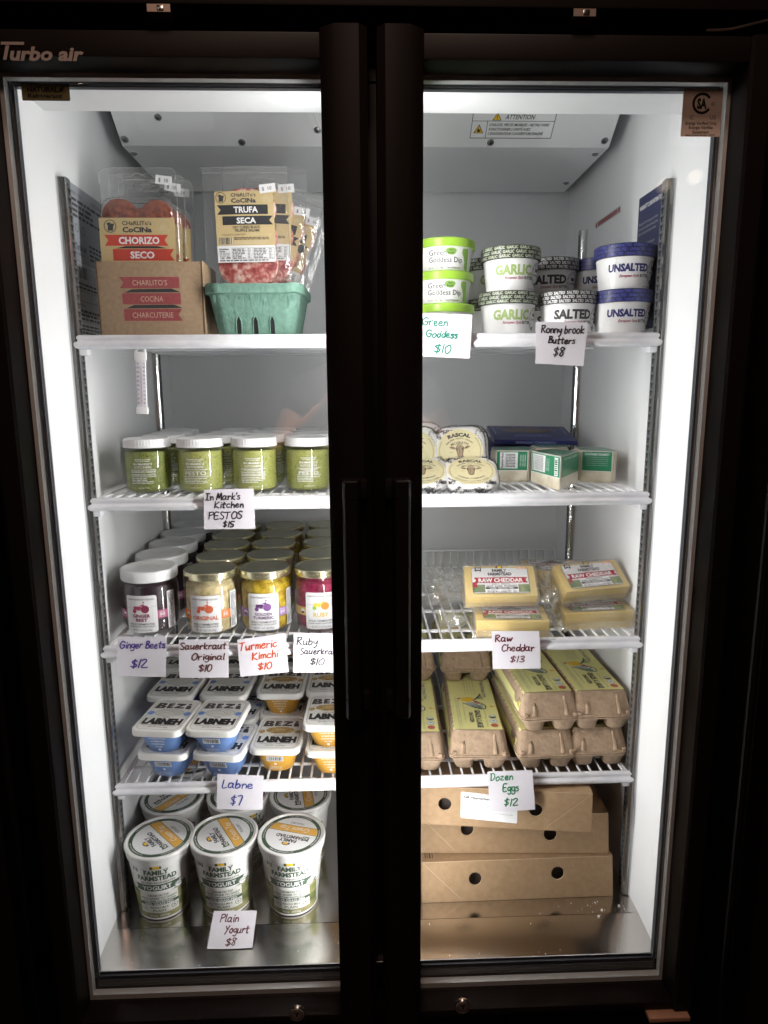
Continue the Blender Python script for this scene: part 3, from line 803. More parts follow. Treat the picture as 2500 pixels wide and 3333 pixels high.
def charlito(d, cx, cy, k, m, lay=2):
    d.ring(cx - .031 * k, cy, .0068 * k, .0008 * k, m, lay)
    d.poly([(cx + (x - .031) * k, cy + y * k) for x, y in ((-.003, -.005), (.003, -.005), (.0035, -.001), (.005, .003), (.002, .0025), (-.001, .0045), (-.004, .003), (-.0025, .0005))], m, lay)
    d.text('CHaRLITo’s', cx, cy + .0035 * k, .0046 * k, m, w=.034 * k, bold=.02, lay=lay); d.text('CoCINa', cx, cy - .0038 * k, .0058 * k, m, w=.034 * k, bold=.04, lay=lay)
    d.ring(cx + .032 * k, cy + .0005, .0075 * k, .0005 * k, M_tanink, lay); d.text('U.S.', cx + .032 * k, cy + .0035 * k, .0022 * k, M_tanink, lay=lay); d.micro(cx + .027 * k, cx + .037 * k, cy - .005 * k, cy + .002 * k, 4, M_tanink, lay)


# corrugated box with its flaps open
t = thing('charcuterie_box', 'open kraft cardboard box printed with three dark red ribbons, left end of the top shelf', 'cardboard box', (-.3475, .14, ST[0] + .0005))
mb = MB(); mb.box(-.0800, .0800, 0, .003, 0, .1135, M_kraft, bev=.0006); mb.build('front_panel', t)
mb = MB(); mb.box(-.0800, .0800, .1, .103, 0, .105, M_kraft, bev=.0006); mb.build('back_panel', t)
mb = MB(); mb.box(-.0800, .0800, .003, .1, 0, .003, M_kraft, bev=.0006); mb.build('bottom_panel', t)
for s in (-1, 1):
    mb = MB(); mb.box(min(s * .0802, s * .0830), max(s * .0802, s * .0830), .001, .102, 0, .1150, M_kraft, bev=.0005); mb.build('side_panel', t)
    mb = MB()
    for k in range(12): pass
    mb.box(min(s * .0808, s * .0822), max(s * .0808, s * .0822), -.0004, .001, .002, .1145, M_kraft2); mb.build('corrugated_edge', t, smooth=None)
d = Dec()
ribbon(d, -.047, .046, .0735, .0905, M_maroon, 1, 0, right=False); ribbon(d, -.044, .047, .0490, .0660, M_maroon, 1, 0, left=False, right=False, notch=0); ribbon(d, -.043, .048, .0240, .0420, M_maroon, 1, 0, left=False)
d.poly([(-.041, .0670), (.047, .0675), (.033, .0728), (-.028, .0718)], M_bblack, 1); d.poly([(-.039, .0430), (.049, .0435), (.035, .0485), (-.027, .0480)], M_bblack, 1)
M_pt = flat('pale_board_text', (.50, .36, .27))
for tx, z, ww in (('CHARLITO’S', .0820, .054), ('COCINA', .0575, .035), ('CHARCUTERIE', .0330, .064)): d.text(tx, .0 if z > .08 else .002, z, .0085, M_pt, w=ww, lay=2)
mb = MB(); d.to(mb, lambda u, v: ((u, 0, v), (0, -1, 0))); mb.build('box_print', t, smooth=None)


def price_sticker(parent, x, y, z, rot=0):
    d = Dec(); d.rect(-.013, .013, -.0065, .0065, M_white, 0); d.text('$  10', -.001, 0, .0055, M_dark, bold=.01)
    mb = MB(); d.to(mb, plane((0, 0, 0), (math.cos(rot), 0, math.sin(rot)), (-math.sin(rot), 0, math.cos(rot))))
    o = mb.build('price_sticker', parent, smooth=None); o.location = (x, y, z); return o


# sliced chorizo in clamshells standing in the box
def chorizo(name, label, loc, rot, full=True):
    t = thing('chorizo_pack', label, 'charcuterie pack', loc, rot, 'chorizo packs standing in the cardboard box')
    # card shell: hang-tab sheet plus bulged tray
    mb = MB(); W2, H = .0605, .205
    rings = []
    for y, k in ((-.0010, 1), (.0008, 1)): rings.append([(x, y, z) for x, z in rrect(2 * W2 * k, H * k, .010, 5, 0, H / 2)])
    mb.loft(rings[::-1], M_clam); mb.build('clamshell', t, smooth=.4)
    mb = MB(); outl = rrect(.118, .152, .022, 8, 0, .084); rg = []
    for y, k, ph in ((0, 1.0, 0), (-.004, .985, 1), (-.014, .95, 1), (-.017, .90, 0)):
        ring = []
        for i, (x, z) in enumerate(outl):
            b = 1 + (.018 * (i % 2) if ph else 0); ring.append((x * k * b, y, .084 + (z - .084) * k * b))
        rg.append(ring)
    mb.loft(rg, M_clam, (False, True)); mb.build('blister_tray', t, smooth=.9)
    mb = MB(); mb.tube(rg[2] + [rg[2][0]], .0007, M_rim, 5, False); o2 = rrect(2 * W2, H, .010, 5, 0, H / 2); mb.tube([(x, 0, z) for x, z in o2 + [o2[0]]], .0006, M_rim, 5, False); mb.build('moulded_rim', t)
    mb = MB(); mb.tube([(-.021, -.0015, .186), (.0, -.0015, .1865), (.021, -.0015, .186), (.020, -.0015, .190), (.007, -.0015, .1925), (.004, -.0015, .1965), (-.004, -.0015, .1965), (-.007, -.0015, .1925), (-.020, -.0015, .190), (-.021, -.0015, .186)], .0008, M_rim, 5); mb.build('hang_hole', t)
    sl = None
    for i, (x, z, y) in enumerate(((-.0285, .128, -.006), (.0285, .126, -.006), (-.030, .118, -.009), (.029, .117, -.009), (-.024, .104, -.011), (.026, .103, -.011), (-.026, .06, -.009), (.027, .058, -.009))):
        if sl is None:
            m_ = MB(); rg = []
            for yy, k in ((.001, .96), (0, 1), (-.0012, 1.0), (-.0020, .95)):
                rg.append([(.0290 * k * (1 + .02 * math.sin(3 * a + 1) + .012 * math.sin(7 * a)) * math.cos(a), yy, .0290 * k * (1 + .02 * math.sin(3 * a + 1) + .012 * math.sin(7 * a)) * math.sin(a)) for a in [2 * PI * q / 36 for q in range(36)]])
            m_.loft(rg, M_chor); sl = m_.build('chorizo_slice', t); sl.location = (x, y, z)
        else: mesh_share(sl, loc=(x, y, z), rot=(0, i * 1.1, 0), parent=t)
    d = Dec(); d.rect(-.0590, .0590, .022, .1255, M_tan, 0, .003)
    charlito(d, .000, .1130, 1.35, M_dark)
    ribbon(d, -.052, .048, .0835, .1000, M_redrib, 1, 0); ribbon(d, -.040, .056, .0610, .0785, M_redrib, 1, 0, left=False)
    d.poly([(-.036, .0795), (.046, .0795), (.030, .0830), (-.020, .0830)], M_bblack, 1)
    d.text('CHORIZO', .002, .0918, .0105, M_white, w=.064, bold=.035, lay=2); d.text('SECO', .006, .0698, .0105, M_white, w=.038, bold=.035, lay=2)
    d.text('DRY CURED MILD', .006, .0565, .0045, M_dark, w=.049, bold=.02, lay=2)
    if full: d.text('CHORIZO SALAMI', .006, .0500, .0045, M_dark, w=.049, bold=.02, lay=2); d.micro(-.05, .05, .026, .045, 4, M_dark)
    mb = MB(); d.to(mb, lambda u, v: ((u, -.0172, v), (0, -1, 0))); mb.box(-.0590, .0590, -.0172, -.0168, .022, .1255, M_tan); mb.build('label_card', t, smooth=None)
    price_sticker(t, .042, -.0022, .186, -.12)
    return t


c1 = chorizo('chorizo_pack', 'front chorizo pack with red ribbon label standing in the cardboard box', (-.3690, .180, 1.536), (-.02, 0, 0))
c2 = dup(c1, (-.3660, .202, 1.533), (-.03, R(1.2), 0), 'second chorizo pack, mostly hidden behind the front one in the cardboard box')
c3 = dup(c1, (-.3560, .222, 1.530), (-.03, R(.8), 0), 'rearmost chorizo pack whose clear edge shows right of the other two in the box')

# green pulp basket
t = thing('pulp_basket', 'mint green moulded pulp berry basket holding salami packs on the top shelf', 'basket', (-.1835, .1975, ST[0] + .0005), (0, 0, R(-1)))
mb = MB()


def bring(w_, z, r, wob=0):
    return [(x + wob * math.sin(i * 2.3) * .0006, y + wob * math.sin(i * 1.7) * .0006, z + wob * math.sin(i * .9) * .0009) for i, (x, y) in enumerate(rrect(w_, w_, r, 8))]


O = [bring(.118, 0, .018), bring(.124, .003, .02), bring(.1455, .062, .024, 1), bring(.1475, .0635, .024, 1), bring(.156, .0645, .026, 1), bring(.1575, .076, .026, 1), bring(.1565, .0785, .026, 1), bring(.150, .0785, .024, 1), bring(.143, .062, .022, 1), bring(.121, .006, .018)]
mb.loft(O, M_pulp); mb.build('pulp_wall', t, smooth=.6)
mb = MB()
for i in (-1, 0, 1):
    x = i * .0265 + .001
    pts = [(x - .0032, .001), (x + .0032, .001), (x + .0032, .022), (x + .0012, .0275), (x - .0012, .0275), (x - .0032, .022)]
    yf = lambda z: -(.062 + .0108 * (z - .003) / .059) - .0004
    q = [(a, yf(z), z) for a, z in pts]; mb.add(q, [tuple(range(6))], M_slot)
mb.build('slot', t, smooth=None)
mb = MB()
for i in (-1, 0, 1):
    x = i * .0265 + .001; yf = lambda z: -(.062 + .0108 * (z - .003) / .059) - .0004
    for s in (-1, 1): mb.tube([(x + s * .0042, yf(.001), .001), (x + s * .0042, yf(.022), .022), (x + s * .0014, yf(.0295), .0295)], .0011, M_pulp, 6)
mb.build('slot_rim', t)
mb = MB(); rnd = random.Random(4)
for i in range(34):
    x = rnd.uniform(-.068, .066); z = .062 - rnd.uniform(0, .006); yf = -(.062 + .0108 * (z - .003) / .059)
    mb.tube([(x, yf - .0001, z), (x * .985, yf + .0022, z - rnd.uniform(.006, .018))], [.0008, .0001], M_pulp, 5)
mb.build('pulp_ridge', t, kind='stuff')


def salami(label, loc, rot, z_lab=0):
    t = thing('salami_pack', label, 'salami pack', loc, rot, 'truffle salami packs standing in the green basket')
    nx, nz = 14, 22; mb = MB(); W_, H_ = .1360, .205
    for sgn in (-1, 1):
        vs = []
        for j in range(nz + 1):
            for i in range(nx + 1):
                u = i / nx - .5; v = j / nz
                b = max(0, 1 - (abs(u) * 2) ** 4) * max(0, 1 - (abs(v - .42) / .46) ** 4)
                y = sgn * .0055 * b + .0016 * noise.noise(Vector((u * 7, v * 9, sgn + len(label)))) + .0006 * noise.noise(Vector((u * 22, v * 26, 3)))
                vs.append((u * W_ * (1 + .01 * math.sin(v * 9)), y, v * H_))
        fs = [(j * (nx + 1) + i, j * (nx + 1) + i + 1, (j + 1) * (nx + 1) + i + 1, (j + 1) * (nx + 1) + i) for j in range(nz) for i in range(nx)]
        if sgn > 0: fs = [f[::-1] for f in fs]
        mb.add(vs, fs, M_film)
    mb.build('clear_bag', t, smooth=3)
    mb = MB(); q = [(-.068, 0, .002), (-.0675, .0008, .1), (-.068, 0, .2045), (.0, .001, .2045), (.068, 0, .2045), (.0675, -.0008, .1), (.068, 0, .002)]; mb.tube(q, .0005, M_rim, 5, False); mb.tube([(-.066, -.001, .196), (.0, -.0004, .1955), (.066, -.001, .196)], .0004, M_rim, 4); mb.build('seal_seam', t)
    mb = MB(); rnd = random.Random(5)
    for i in range(3):
        z = .050 + i * .044; rg = []
        for yy, k in ((.004, .92), (.003, 1), (-.0025, 1.0), (-.0040, .93)):
            rg.append([(.0485 * k * (1 + .03 * math.sin(3 * a)) * math.cos(a), yy, z + .034 * k * math.sin(a)) for a in [2 * PI * q / 40 for q in range(40)]])
        mb.loft(rg, M_sal)
    mb.build('salami_slices', t, kind='stuff')
    d = Dec(); d.rect(-.0480, .0455, .0570, .1660, M_tan, 0, .003); d.rect(-.0478, .0453, .0572, .0830, M_label, 1, .0025)
    charlito(d, -.002, .1560, 1.16, M_dark); ribbon(d, -.045, .036, .1305, .1450, M_bblack, 1, 0, right=False); ribbon(d, -.037, .0435, .1145, .1280, M_bblack, 1, 0, left=False)
    d.text('TRUFA', .001, .1378, .0092, M_white, w=.0385, bold=.03, lay=2); d.text('SECA', .001, .1213, .0088, M_white, w=.0310, bold=.03, lay=2)
    d.text('DRY CURED BLACK', .001, .1110, .0042, M_dark, w=.044, bold=.025, lay=2); d.text('TRUFFLE SALAMI', .001, .1060, .0042, M_dark, w=.040, bold=.025, lay=2)
    d.text('UN SALAMI TE LLEVARÁ LEJOS', -.020, .0998, .0026, M_dark, w=.037, lay=2); d.text('/ A SALAMI WILL TAKE YOU FAR', .021, .0994, .0026, M_tanink, w=.038, lay=2)
    d.micro(-.044, -.0225, .0850, .0955, 18, M_dark, 2, bars=True); d.rect(-.0445, -.022, .0848, .0957, M_tanink, 1)
    d.micro(-.020, .036, .0915, .0960, 2, M_dark, 2, seed=3); d.micro(-.020, .034, .0846, .0905, 3, M_tanink, 2, seed=4)
    d.text('Nutrition', -.0370, .0778, .0028, M_black, w=.015, bold=.04, lay=2); d.text('Facts', -.0400, .0745, .0028, M_black, w=.009, bold=.04, lay=2); d.text('160  490', -.0355, .0642, .0034, M_black, w=.016, bold=.03, lay=2)
    d.micro(-.0445, -.0270, .0660, .0725, 3, M_grey, 2, seed=8)
    for bx_ in (-.0235, .0105): d.micro(bx_, bx_ + .021, .0625, .0785, 7, M_dark, 2, seed=5); d.micro(bx_ + .024, bx_ + .030, .0625, .0785, 7, M_grey, 2, seed=6)
    for q in (.0790, .0620): d.rect(-.0245, .0430, q, q + .0003, M_black, 2)
    for q in (-.0245, .0090, .0430): d.rect(q, q + .0003, .062, .079, M_black, 2)
    d.micro(-.045, .042, .0585, .0615, 1, M_dark, 2, seed=7)
    mb = MB(); d.to(mb, lambda u, v: ((u, -.0078 - .0010 * math.cos(u * 40), v), (0, -1, 0)), maxlen=.03); mb.build('label_card', t, smooth=None)
    price_sticker(t, .037, -.0098, .1690, .10)
    return t


s1 = salami('front salami pack in the green basket with its black ribbon label fully visible', (-.1975, .182, 1.5395), (-.03, R(-1.0), 0))
s2 = dup(s1, (-.1785, .197, 1.5460), (-.05, R(2.2), R(-2)), 'second salami pack just behind the front one in the green basket')
s3 = dup(s1, (-.1950, .213, 1.5290), (-.04, R(16.5), R(-4)), 'third salami pack leaning to the right in the green basket')
s4 = dup(s1, (-.1900, .228, 1.5240), (-.04, R(21), R(-4)), 'rearmost salami pack leaning furthest to the right in the green basket')

# ---- tubs of dip
M_lime = mat('lime_lid', (.29, .50, .05), .35); M_leaf = flat('leaf_green_print', (.22, .42, .07)); M_lid_black = mat('black_tub_lid', (.02, .02, .02), .35)
M_lid_navy = mat('navy_tub_lid', (.012, .014, .055), .35); M_blueink = flat('blue_ink', (.09, .10, .38)); M_navyink = flat('navy_ink', (.02, .025, .13)); M_palegreen = flat('pale_green_ink', (.33, .45, .17)); M_wine = flat('wine_ink', (.28, .02, .06))
M_tub = mat('white_paper_tub', (.80, .80, .80), .33)


def gg_tub(label, loc, rz):
    t = thing('dip_tub', label, 'dip tub', loc, (0, 0, rz), 'stack of green goddess dip tubs')
    mb = MB(); mb.lathe([(.0395, 0), (.041, .002), (.0475, .040), (.048, .041)], M_tub, 48); mb.build('tub', t)
    mb = MB(); mb.lathe([(.0500, .0355), (.0508, .037), (.0508, .0465), (.0495, .0485), (.046, .0492), (.045, .0478), (.02, .0478)], M_lime, 48); mb.build('lid', t)
    rf = lin(.002, .041, .040, .0475); d = Dec()
    d.text('Green', -.0125, .0265, .0082, M_dark, w=.0285, bold=.012, align='C'); d.text('Goddess Dip', .001, .0162, .0082, M_dark, w=.0555, bold=.012)
    d.text('Net wt. 7 oz (198g)  •  Keep Refrigerated', -.001, .0045, .0024, M_dark, w=.052, bold=.012)
    d.poly([(.0095 + .0085 * math.cos(a) * (1 + .12 * math.sin(3 * a)), .0280 + .0058 * math.sin(a) * (1 + .1 * math.cos(2 * a))) for a in [2 * PI * i / 20 for i in range(20)]], M_leaf, 1)
    d.text('New', .0095, .0300, .0026, M_dark, lay=2, bold=.02); d.text('Recipe!', .0095, .0262, .0026, M_dark, lay=2, bold=.02)
    d.poly([(.0300, .0330), (.0420, .0330), (.0430, .0), (.037, .0008), (.0335, .0060), (.0345, .0130), (.0320, .0200), (.0285, .0265)], M_leaf, 1)
    d.text('FARMERS', -.0490, .0200, .0040, M_dark, w=.018, bold=.03); d.rect(-.056, -.041, .0125, .0260, M_grey, 0)
    mb = MB(); d.to(mb, cyl(rf, .0), .006); mb.build('tub_print', t, smooth=None)
    return t


g1 = gg_tub('topmost of the three lime lidded dip tubs beside the door post', (.1195, .176, ST[0] + .0995), R(-4))
dup(g1, (.1175, .176, ST[0] + .050), (0, 0, R(-3)), 'middle one of the three lime lidded dip tubs beside the door post')
dup(g1, (.1195, .176, ST[0] + .0005), (0, 0, R(-6)), 'lowest of the three lime lidded dip tubs, half covered by a price tag')


def butter(kind, label, loc, rz):
    word, lidm, lidt, inkm = {'g': ('GARLIC', M_lid_black, M_palegreen, M_palegreen), 's': ('SALTED', M_lid_black, M_white, M_dark), 'u': ('UNSALTED', M_lid_navy, M_blueink, M_navyink)}[kind]
    if kind == 'g': lidt = flat('pale_lid_text', (.62, .70, .52))
    t = thing('butter_tub', label, 'butter tub', loc, (0, 0, rz), 'tubs of flavoured butter')
    mb = MB(); mb.lathe([(.0375, 0), (.0392, .0015), (.0452, .050), (.046, .052)], M_tub, 56); mb.build('tub', t)
    mb = MB(); mb.lathe([(.0482, .0495), (.0490, .0500), (.0490, .0680), (.0480, .0695), (.0465, .0695), (.0460, .0682), (.02, .0680)], lidm, 56); mb.build('lid', t)
    d = Dec(); n = 9 if kind != 'u' else 7; per = .021 if kind != 'u' else .029
    for r_ in range(3):
        for i in range(-4 if kind != 'u' else -3, 5 if kind != 'u' else 4):
            d.text(word, i * per + r_ * .006, .0530 + r_ * .0064, .0046, lidt, w=per - .003, bold=.02)
    mb = MB(); d.to(mb, cyl(lambda v: .0490), .01); mb.build('lid_print', t, smooth=None)
    rf = lin(.0015, .0392, .050, .0452); d = Dec()
    ww = {'g': .062, 's': .064, 'u': .066}[kind]; h = {'g': .0150, 's': .0140, 'u': .0112}[kind]
    d.text(word, -.004, .0330, h, inkm, w=ww, bold=.05)
    d.text('European Style', -.003, .0205, .0044, M_wine, w=.031, shear=.35, bold=.02); d.text('BUTTER', .0220, .0205, .0044, M_dark, w=.016, bold=.035)
    d.text('Net Wt 8 oz (227g)', .032, .0045, .0024, M_dark, w=.02)
    cx = .0440
    d.ring(cx, .0265, .0145, .0009, M_dark, 1, ry=.018); d.ring(cx, .0265, .0110, .0005, M_dark, 1, ry=.014); d.rect(cx - .0100, cx + .010, .0235, .0290, M_white, 2)
    d.text('RONNYBROOK', cx, .0262, .0034, M_dark, w=.019, bold=.02, lay=3); d.text('FINE', cx, .0125, .0050, M_dark, w=.014, bold=.04, lay=3)
    d.poly([(cx - .005, .031), (cx + .005, .031), (cx + .006, .037), (cx + .002, .035), (cx - .004, .0375)], M_dark, 2)
    for a in range(0, 360, 30): d.rect(cx + .0127 * math.cos(R(a)) - .0006, cx + .0127 * math.cos(R(a)) + .0006, .0265 + .016 * math.sin(R(a)) - .001, .0265 + .016 * math.sin(R(a)) + .001, M_dark, 1)
    mb = MB(); d.to(mb, cyl(rf), .008); mb.build('tub_print', t, smooth=None)
    return t


Z0 = ST[0] + .0005; Z1b = Z0 + .0697
b1 = butter('g', 'upper garlic butter tub in the front stack beside the dip', (.2325, .190, Z1b), R(1))
dup(b1, (.2290, .188, Z0), (0, 0, R(3)), 'lower garlic butter tub in the front stack, right of the dip price tag')
dup(b1, (.2180, .292, Z1b), (0, 0, R(12)), 'upper garlic butter tub of the rear stack, showing left of the front garlic tubs')
dup(b1, (.2160, .290, Z0), (0, 0, R(20)), 'lower garlic butter tub of the rear stack, showing left of the front garlic tubs')
b2 = butter('s', 'front salted butter tub with black lid above the handwritten butters tag', (.3300, .186, Z0), R(2))
dup(b2, (.3270, .288, Z1b), (0, 0, R(-14)), 'upper salted butter tub standing further back between garlic and unsalted')
dup(b2, (.3200, .290, Z0), (0, 0, R(14)), 'lower salted butter tub further back, glimpsed between the garlic and salted tubs')
b3 = butter('u', 'upper unsalted butter tub with navy lid at the right end of the top shelf', (.4170, .172, Z1b), R(-5))
dup(b3, (.4150, .170, Z0), (0, 0, R(-1)), 'lower unsalted butter tub with navy lid at the right end of the top shelf')
dup(b3, (.4140, .292, Z1b), (0, 0, R(-4)), 'upper unsalted butter tub of the rear stack, mostly hidden by the front navy lid')
dup(b3, (.4140, .290, Z0), (0, 0, R(4)), 'lower unsalted butter tub of the rear stack, mostly hidden by the front one')

# ================================================================ second shelf
M_pesto = mat('green_pesto', (.30, .33, .04), .5, noise_=(330, [(.30, (.07, .09, .015)), (.40, (.25, .275, .065)), (.60, (.33, .35, .10)), (.8, (.43, .43, .18))]), bump=(90, .3))
M_pesto2 = mat('dark_green_pesto', (.18, .23, .03), .5, noise_=(300, [(.32, (.04, .055, .012)), (.43, (.14, .175, .03)), (.60, (.21, .24, .05)), (.8, (.32, .33, .09))]), bump=(90, .3))
M_jar = clear('jar_glass', .05, .02, edge=.85)
PEST = {}


def pesto(kind, label, loc, rz):
    t = thing('pesto_jar', label, 'pesto jar', loc, (0, 0, rz), 'white lidded jars of pesto')
    m = M_pesto2 if kind == 0 else M_pesto
    mb = MB(); mb.lathe([(.030, .003), (.0355, .006), (.0365, .012), (.0365, .066), (.0345, .070), (.02, .0705)], m, 40); mb.build('pesto', t)
    mb = MB(); mb.lathe([(.031, 0), (.0365, .0015), (.0388, .006), (.0388, .068), (.0382, .073), (.0350, .0765), (.0350, .079)], M_jar, 44, cap=(True, False)); mb.build('glass', t)
    mb = MB(); mb.lathe([(.0372, .0765), (.0392, .0768), (.0394, .0785), (.0384, .0795), (.0384, .0815), (.0384, .0885), (.0378, .0905), (.0350, .0915), (.0335, .0905), (.01, .0905)], M_wplast, 96, rib=((4, 5), .0013)); mb.build('lid', t, smooth=.5)
    d = Dec(); mw = M_white
    d.text('FROM MY KITCHEN', 0, .0580, .0018, mw, w=.026, bold=.02); d.text('TO YOUR TABLE', 0, .0552, .0018, mw, w=.023, bold=.02)
    d.text('IN MARK’S', 0, .0505, .0038, mw, w=.031, bold=.01); d.text('KITCHEN', 0, .0452, .0038, mw, w=.027, bold=.01)
    for z in (.0408, .0400, .0295, .0287): d.rect(-.021, .021, z, z + .0004, mw)
    if kind == 1: d.text('PESTO', 0, .0348, .0066, mw, w=.036, bold=.01)
    elif kind == 0: d.text('DANDELION GREENS', 0, .0376, .0030, mw, w=.041, bold=.015); d.text('SUPERFOOD PESTO', 0, .0326, .0030, mw, w=.041, bold=.015)
    elif kind == 2: d.text('**VEGAN**', 0, .0385, .0030, mw, w=.033, bold=.015); d.text('DANDELION GREENS', 0, .0350, .0026, mw, w=.040, bold=.015); d.text('SUPERFOOD PESTO', 0, .0315, .0026, mw, w=.040, bold=.015)
    else: d.text('**VEGAN**', 0, .0380, .0032, mw, w=.030, bold=.015); d.text('PESTO', 0, .0332, .0052, mw, w=.034, bold=.015)
    d.micro(-.020, .020, .0170, .0275, 4, mw, seed=kind, hgt=.4); d.text('226 GR • 8 OZ', 0, .0105, .0016, mw, w=.018, bold=.02)
    mb = MB(); d.to(mb, cyl(lambda v: .0389), .01); mb.build('jar_print', t, smooth=None)
    return t


px = ((-.3850, .190), (-.2945, .186), (-.2035, .190), (-.1120, .193))
pk = ('dandelion greens superfood pesto', 'plain pesto', 'vegan dandelion greens pesto', 'vegan pesto')
pr_ = ('leftmost', 'second', 'third', 'rightmost')
for i in range(4):
    p0 = pesto(i, 'front jar of %s, %s in the front row on the second shelf' % (pk[i], pr_[i]), (px[i][0], px[i][1], ST[1] + .0005), R((3, -2, 4, 6)[i]))
    for k, rw in ((1, 'second'), (2, 'third'), (3, 'fourth')):
        dup(p0, (px[i][0] + k * (-.008, .006, .004, -.002)[i] + (.012, .004, 0, 0)[i], px[i][1] + .087 * k, ST[1] + .0005), (0, 0, R(20 * k + 11 * i)), 'pesto jar in the %s row back, column %s from the left' % (rw, ('first', 'second', 'third', 'fourth')[i]))

# wrapped wheels of cheese
M_wrap = mat('printed_cheese_wrap', (.80, .80, .79), .55, bump=(25, .8)); M_cream = mat('cream_round_label', (.72, .66, .40), .5); M_brown = flat('brown_engraving', (.13, .08, .05)); M_brown2 = flat('brown_engraving_light', (.38, .29, .19))


def cheese_wheel(label, loc, rot):
    t = thing('wrapped_cheese', label, 'wrapped cheese', loc, rot, 'paper wrapped wheels of cheese')
    mb = MB(); rg = []
    for z, w_, r_, k in ((0, .060, .018, 0), (.004, .078, .022, 1.3), (.011, .092, .026, 1.8), (.016, .091, .026, 1.3), (.0192, .086, .026, .6), (.0205, .081, .026, 0)):
        rg.append([(x * (1 + k * .02 * noise.noise(Vector((i * .9, z * 60, 2)))), y * (1 + k * .02 * noise.noise(Vector((i * .8, z * 50, 7)))), z) for i, (x, y) in enumerate(rrect(w_, w_, r_, 8))])
    mb.loft(rg, M_wrap, (True, True)); 
    mb.build('wrapping', t, smooth=.5)
    d = Dec(); rnd = random.Random(11); WD = ('Fromage', 'Past', 'SOFT-R', 'Fresh', 'Rind', 'TRIPLE', 'Artisan', 'Fine', 'CREAM', 'Roma', 'Washed', 'Granular', 'BRINE', 'Dairy')
    for i in range(90):
        x = rnd.uniform(-.041, .041); y = rnd.uniform(-.043, .043)
        if math.hypot(x, y) < .040: continue
        d.text(rnd.choice(WD), x, y, rnd.choice((.0045, .006, .0075)), M_dark, ang=rnd.choice((-.6, .5, 1.0, -1.1, .2)), bold=rnd.choice((0, .03)), shear=rnd.choice((0, .3)), lay=0)
    mb = MB(); d.to(mb, lambda u, v: ((max(-.0400, min(.0400, u)), max(-.0400, min(.0400, v)), .0206), (0, 0, 1)))
    d2 = Dec()
    for i in range(64): d2.text(rnd.choice(WD), rnd.uniform(-.16, .16), rnd.uniform(.008, .0165), rnd.choice((.0045, .006)), M_dark, ang=rnd.choice((-.5, .4, .9, 0)), bold=rnd.choice((0, .03)), shear=rnd.choice((0, .3)), lay=2)
    rr_ = rrect(.0945, .0945, .026, 8); per = []; L_ = 0
    for i in range(len(rr_)):
        a_, b_ = rr_[i], rr_[(i + 1) % len(rr_)]; per.append((L_, a_, b_)); L_ += math.hypot(b_[0] - a_[0], b_[1] - a_[1])

    def side(u, v):
        q = u % L_
        for (l0, a_, b_) in reversed(per):
            if q >= l0:
                e = math.hypot(b_[0] - a_[0], b_[1] - a_[1]) or 1e-9; f = (q - l0) / e
                x = a_[0] + (b_[0] - a_[0]) * f; y = a_[1] + (b_[1] - a_[1]) * f; l = math.hypot(x, y); return (x * 1.003, y * 1.003, v), (x / l, y / l, 0)
        return (rr_[0][0], rr_[0][1], v), (1, 0, 0)
    d2.to(mb, side, .01); mb.build('wrap_print', t, smooth=None)
    d = Dec(); rL = .0405
    d.disc(0, 0, rL, M_cream, 2, 44); d.ring(0, 0, rL - .0035, .0004, M_brown, 3, 44, a0=150, a1=400); d.ring(0, 0, rL - .0046, .0003, M_brown, 3, 44, a0=150, a1=400)
    d.text('RASCAL', 0, .0300, .0064, M_dark, w=.042, bold=.06, lay=3, arc=.052); d.text('SEMI-FIRM • NUTTY • SAVORY', 0, .0232, .0028, M_dark, w=.054, bold=.02, lay=3, arc=.032)
    d.text('MCGRATH', 0, .0155, .0046, M_dark, w=.032, bold=.02, lay=3, arc=.032)
    d.text('CHEESE COMPANY', 0, -.0235, .0044, M_dark, w=.050, bold=.02, lay=3, arc=-.034); d.text('PASTEURIZED COWS’ MILK CHEESE', 0, -.0315, .0028, M_dark, w=.060, bold=.02, lay=3, arc=-.040)
    # engraved cow head
    head = [(-.0055, .0100), (.0055, .0100), (.0075, .0060), (.0065, .0), (.0045, -.0070), (.0050, -.0105), (.0025, -.0135), (-.0025, -.0135), (-.0050, -.0105), (-.0045, -.0070), (-.0065, .0), (-.0075, .0060)]
    d.poly(head, M_brown2, 3)
    for s in (-1, 1):
        d.poly([(s * .0070, .0050), (s * .0105, .0085), (s * .0170, .0095), (s * .0190, .0070), (s * .0140, .0040), (s * .0080, .0030)], M_brown2, 3)
        d.poly([(s * .0090, .0055), (s * .0130, .0080), (s * .0170, .0078), (s * .0120, .0048)], M_brown, 4)
        d.disc(s * .0045, .0035, .0013, M_black, 5, 8); d.stroke([(s * .0065, .007), (s * .0055, 0), (s * .0042, -.007), (s * .0046, -.0105)], .0014, M_brown, 4); d.disc(s * .002, -.0105, .0009, M_black, 5, 8)
    d.stroke([(-.005, .0095), (-.002, .0125), (.001, .0105), (.004, .0122)], .0012, M_brown, 5); d.stroke([(-.0015, .008), (-.001, 0), (-.0015, -.006)], .0008, M_brown, 5); d.stroke([(-.003, -.0128), (0, -.0120), (.003, -.0128)], .0010, M_black, 5)
    d.text('ESTD', -.0155, -.002, .0018, M_brown, lay=3); d.text('2016', .0165, -.001, .0018, M_brown, lay=3)
    mb = MB(); d.to(mb, lambda u, v: ((u, v, .0208), (0, 0, 1)), eps=.00015); mb.build('round_label', t, smooth=None)
    return t


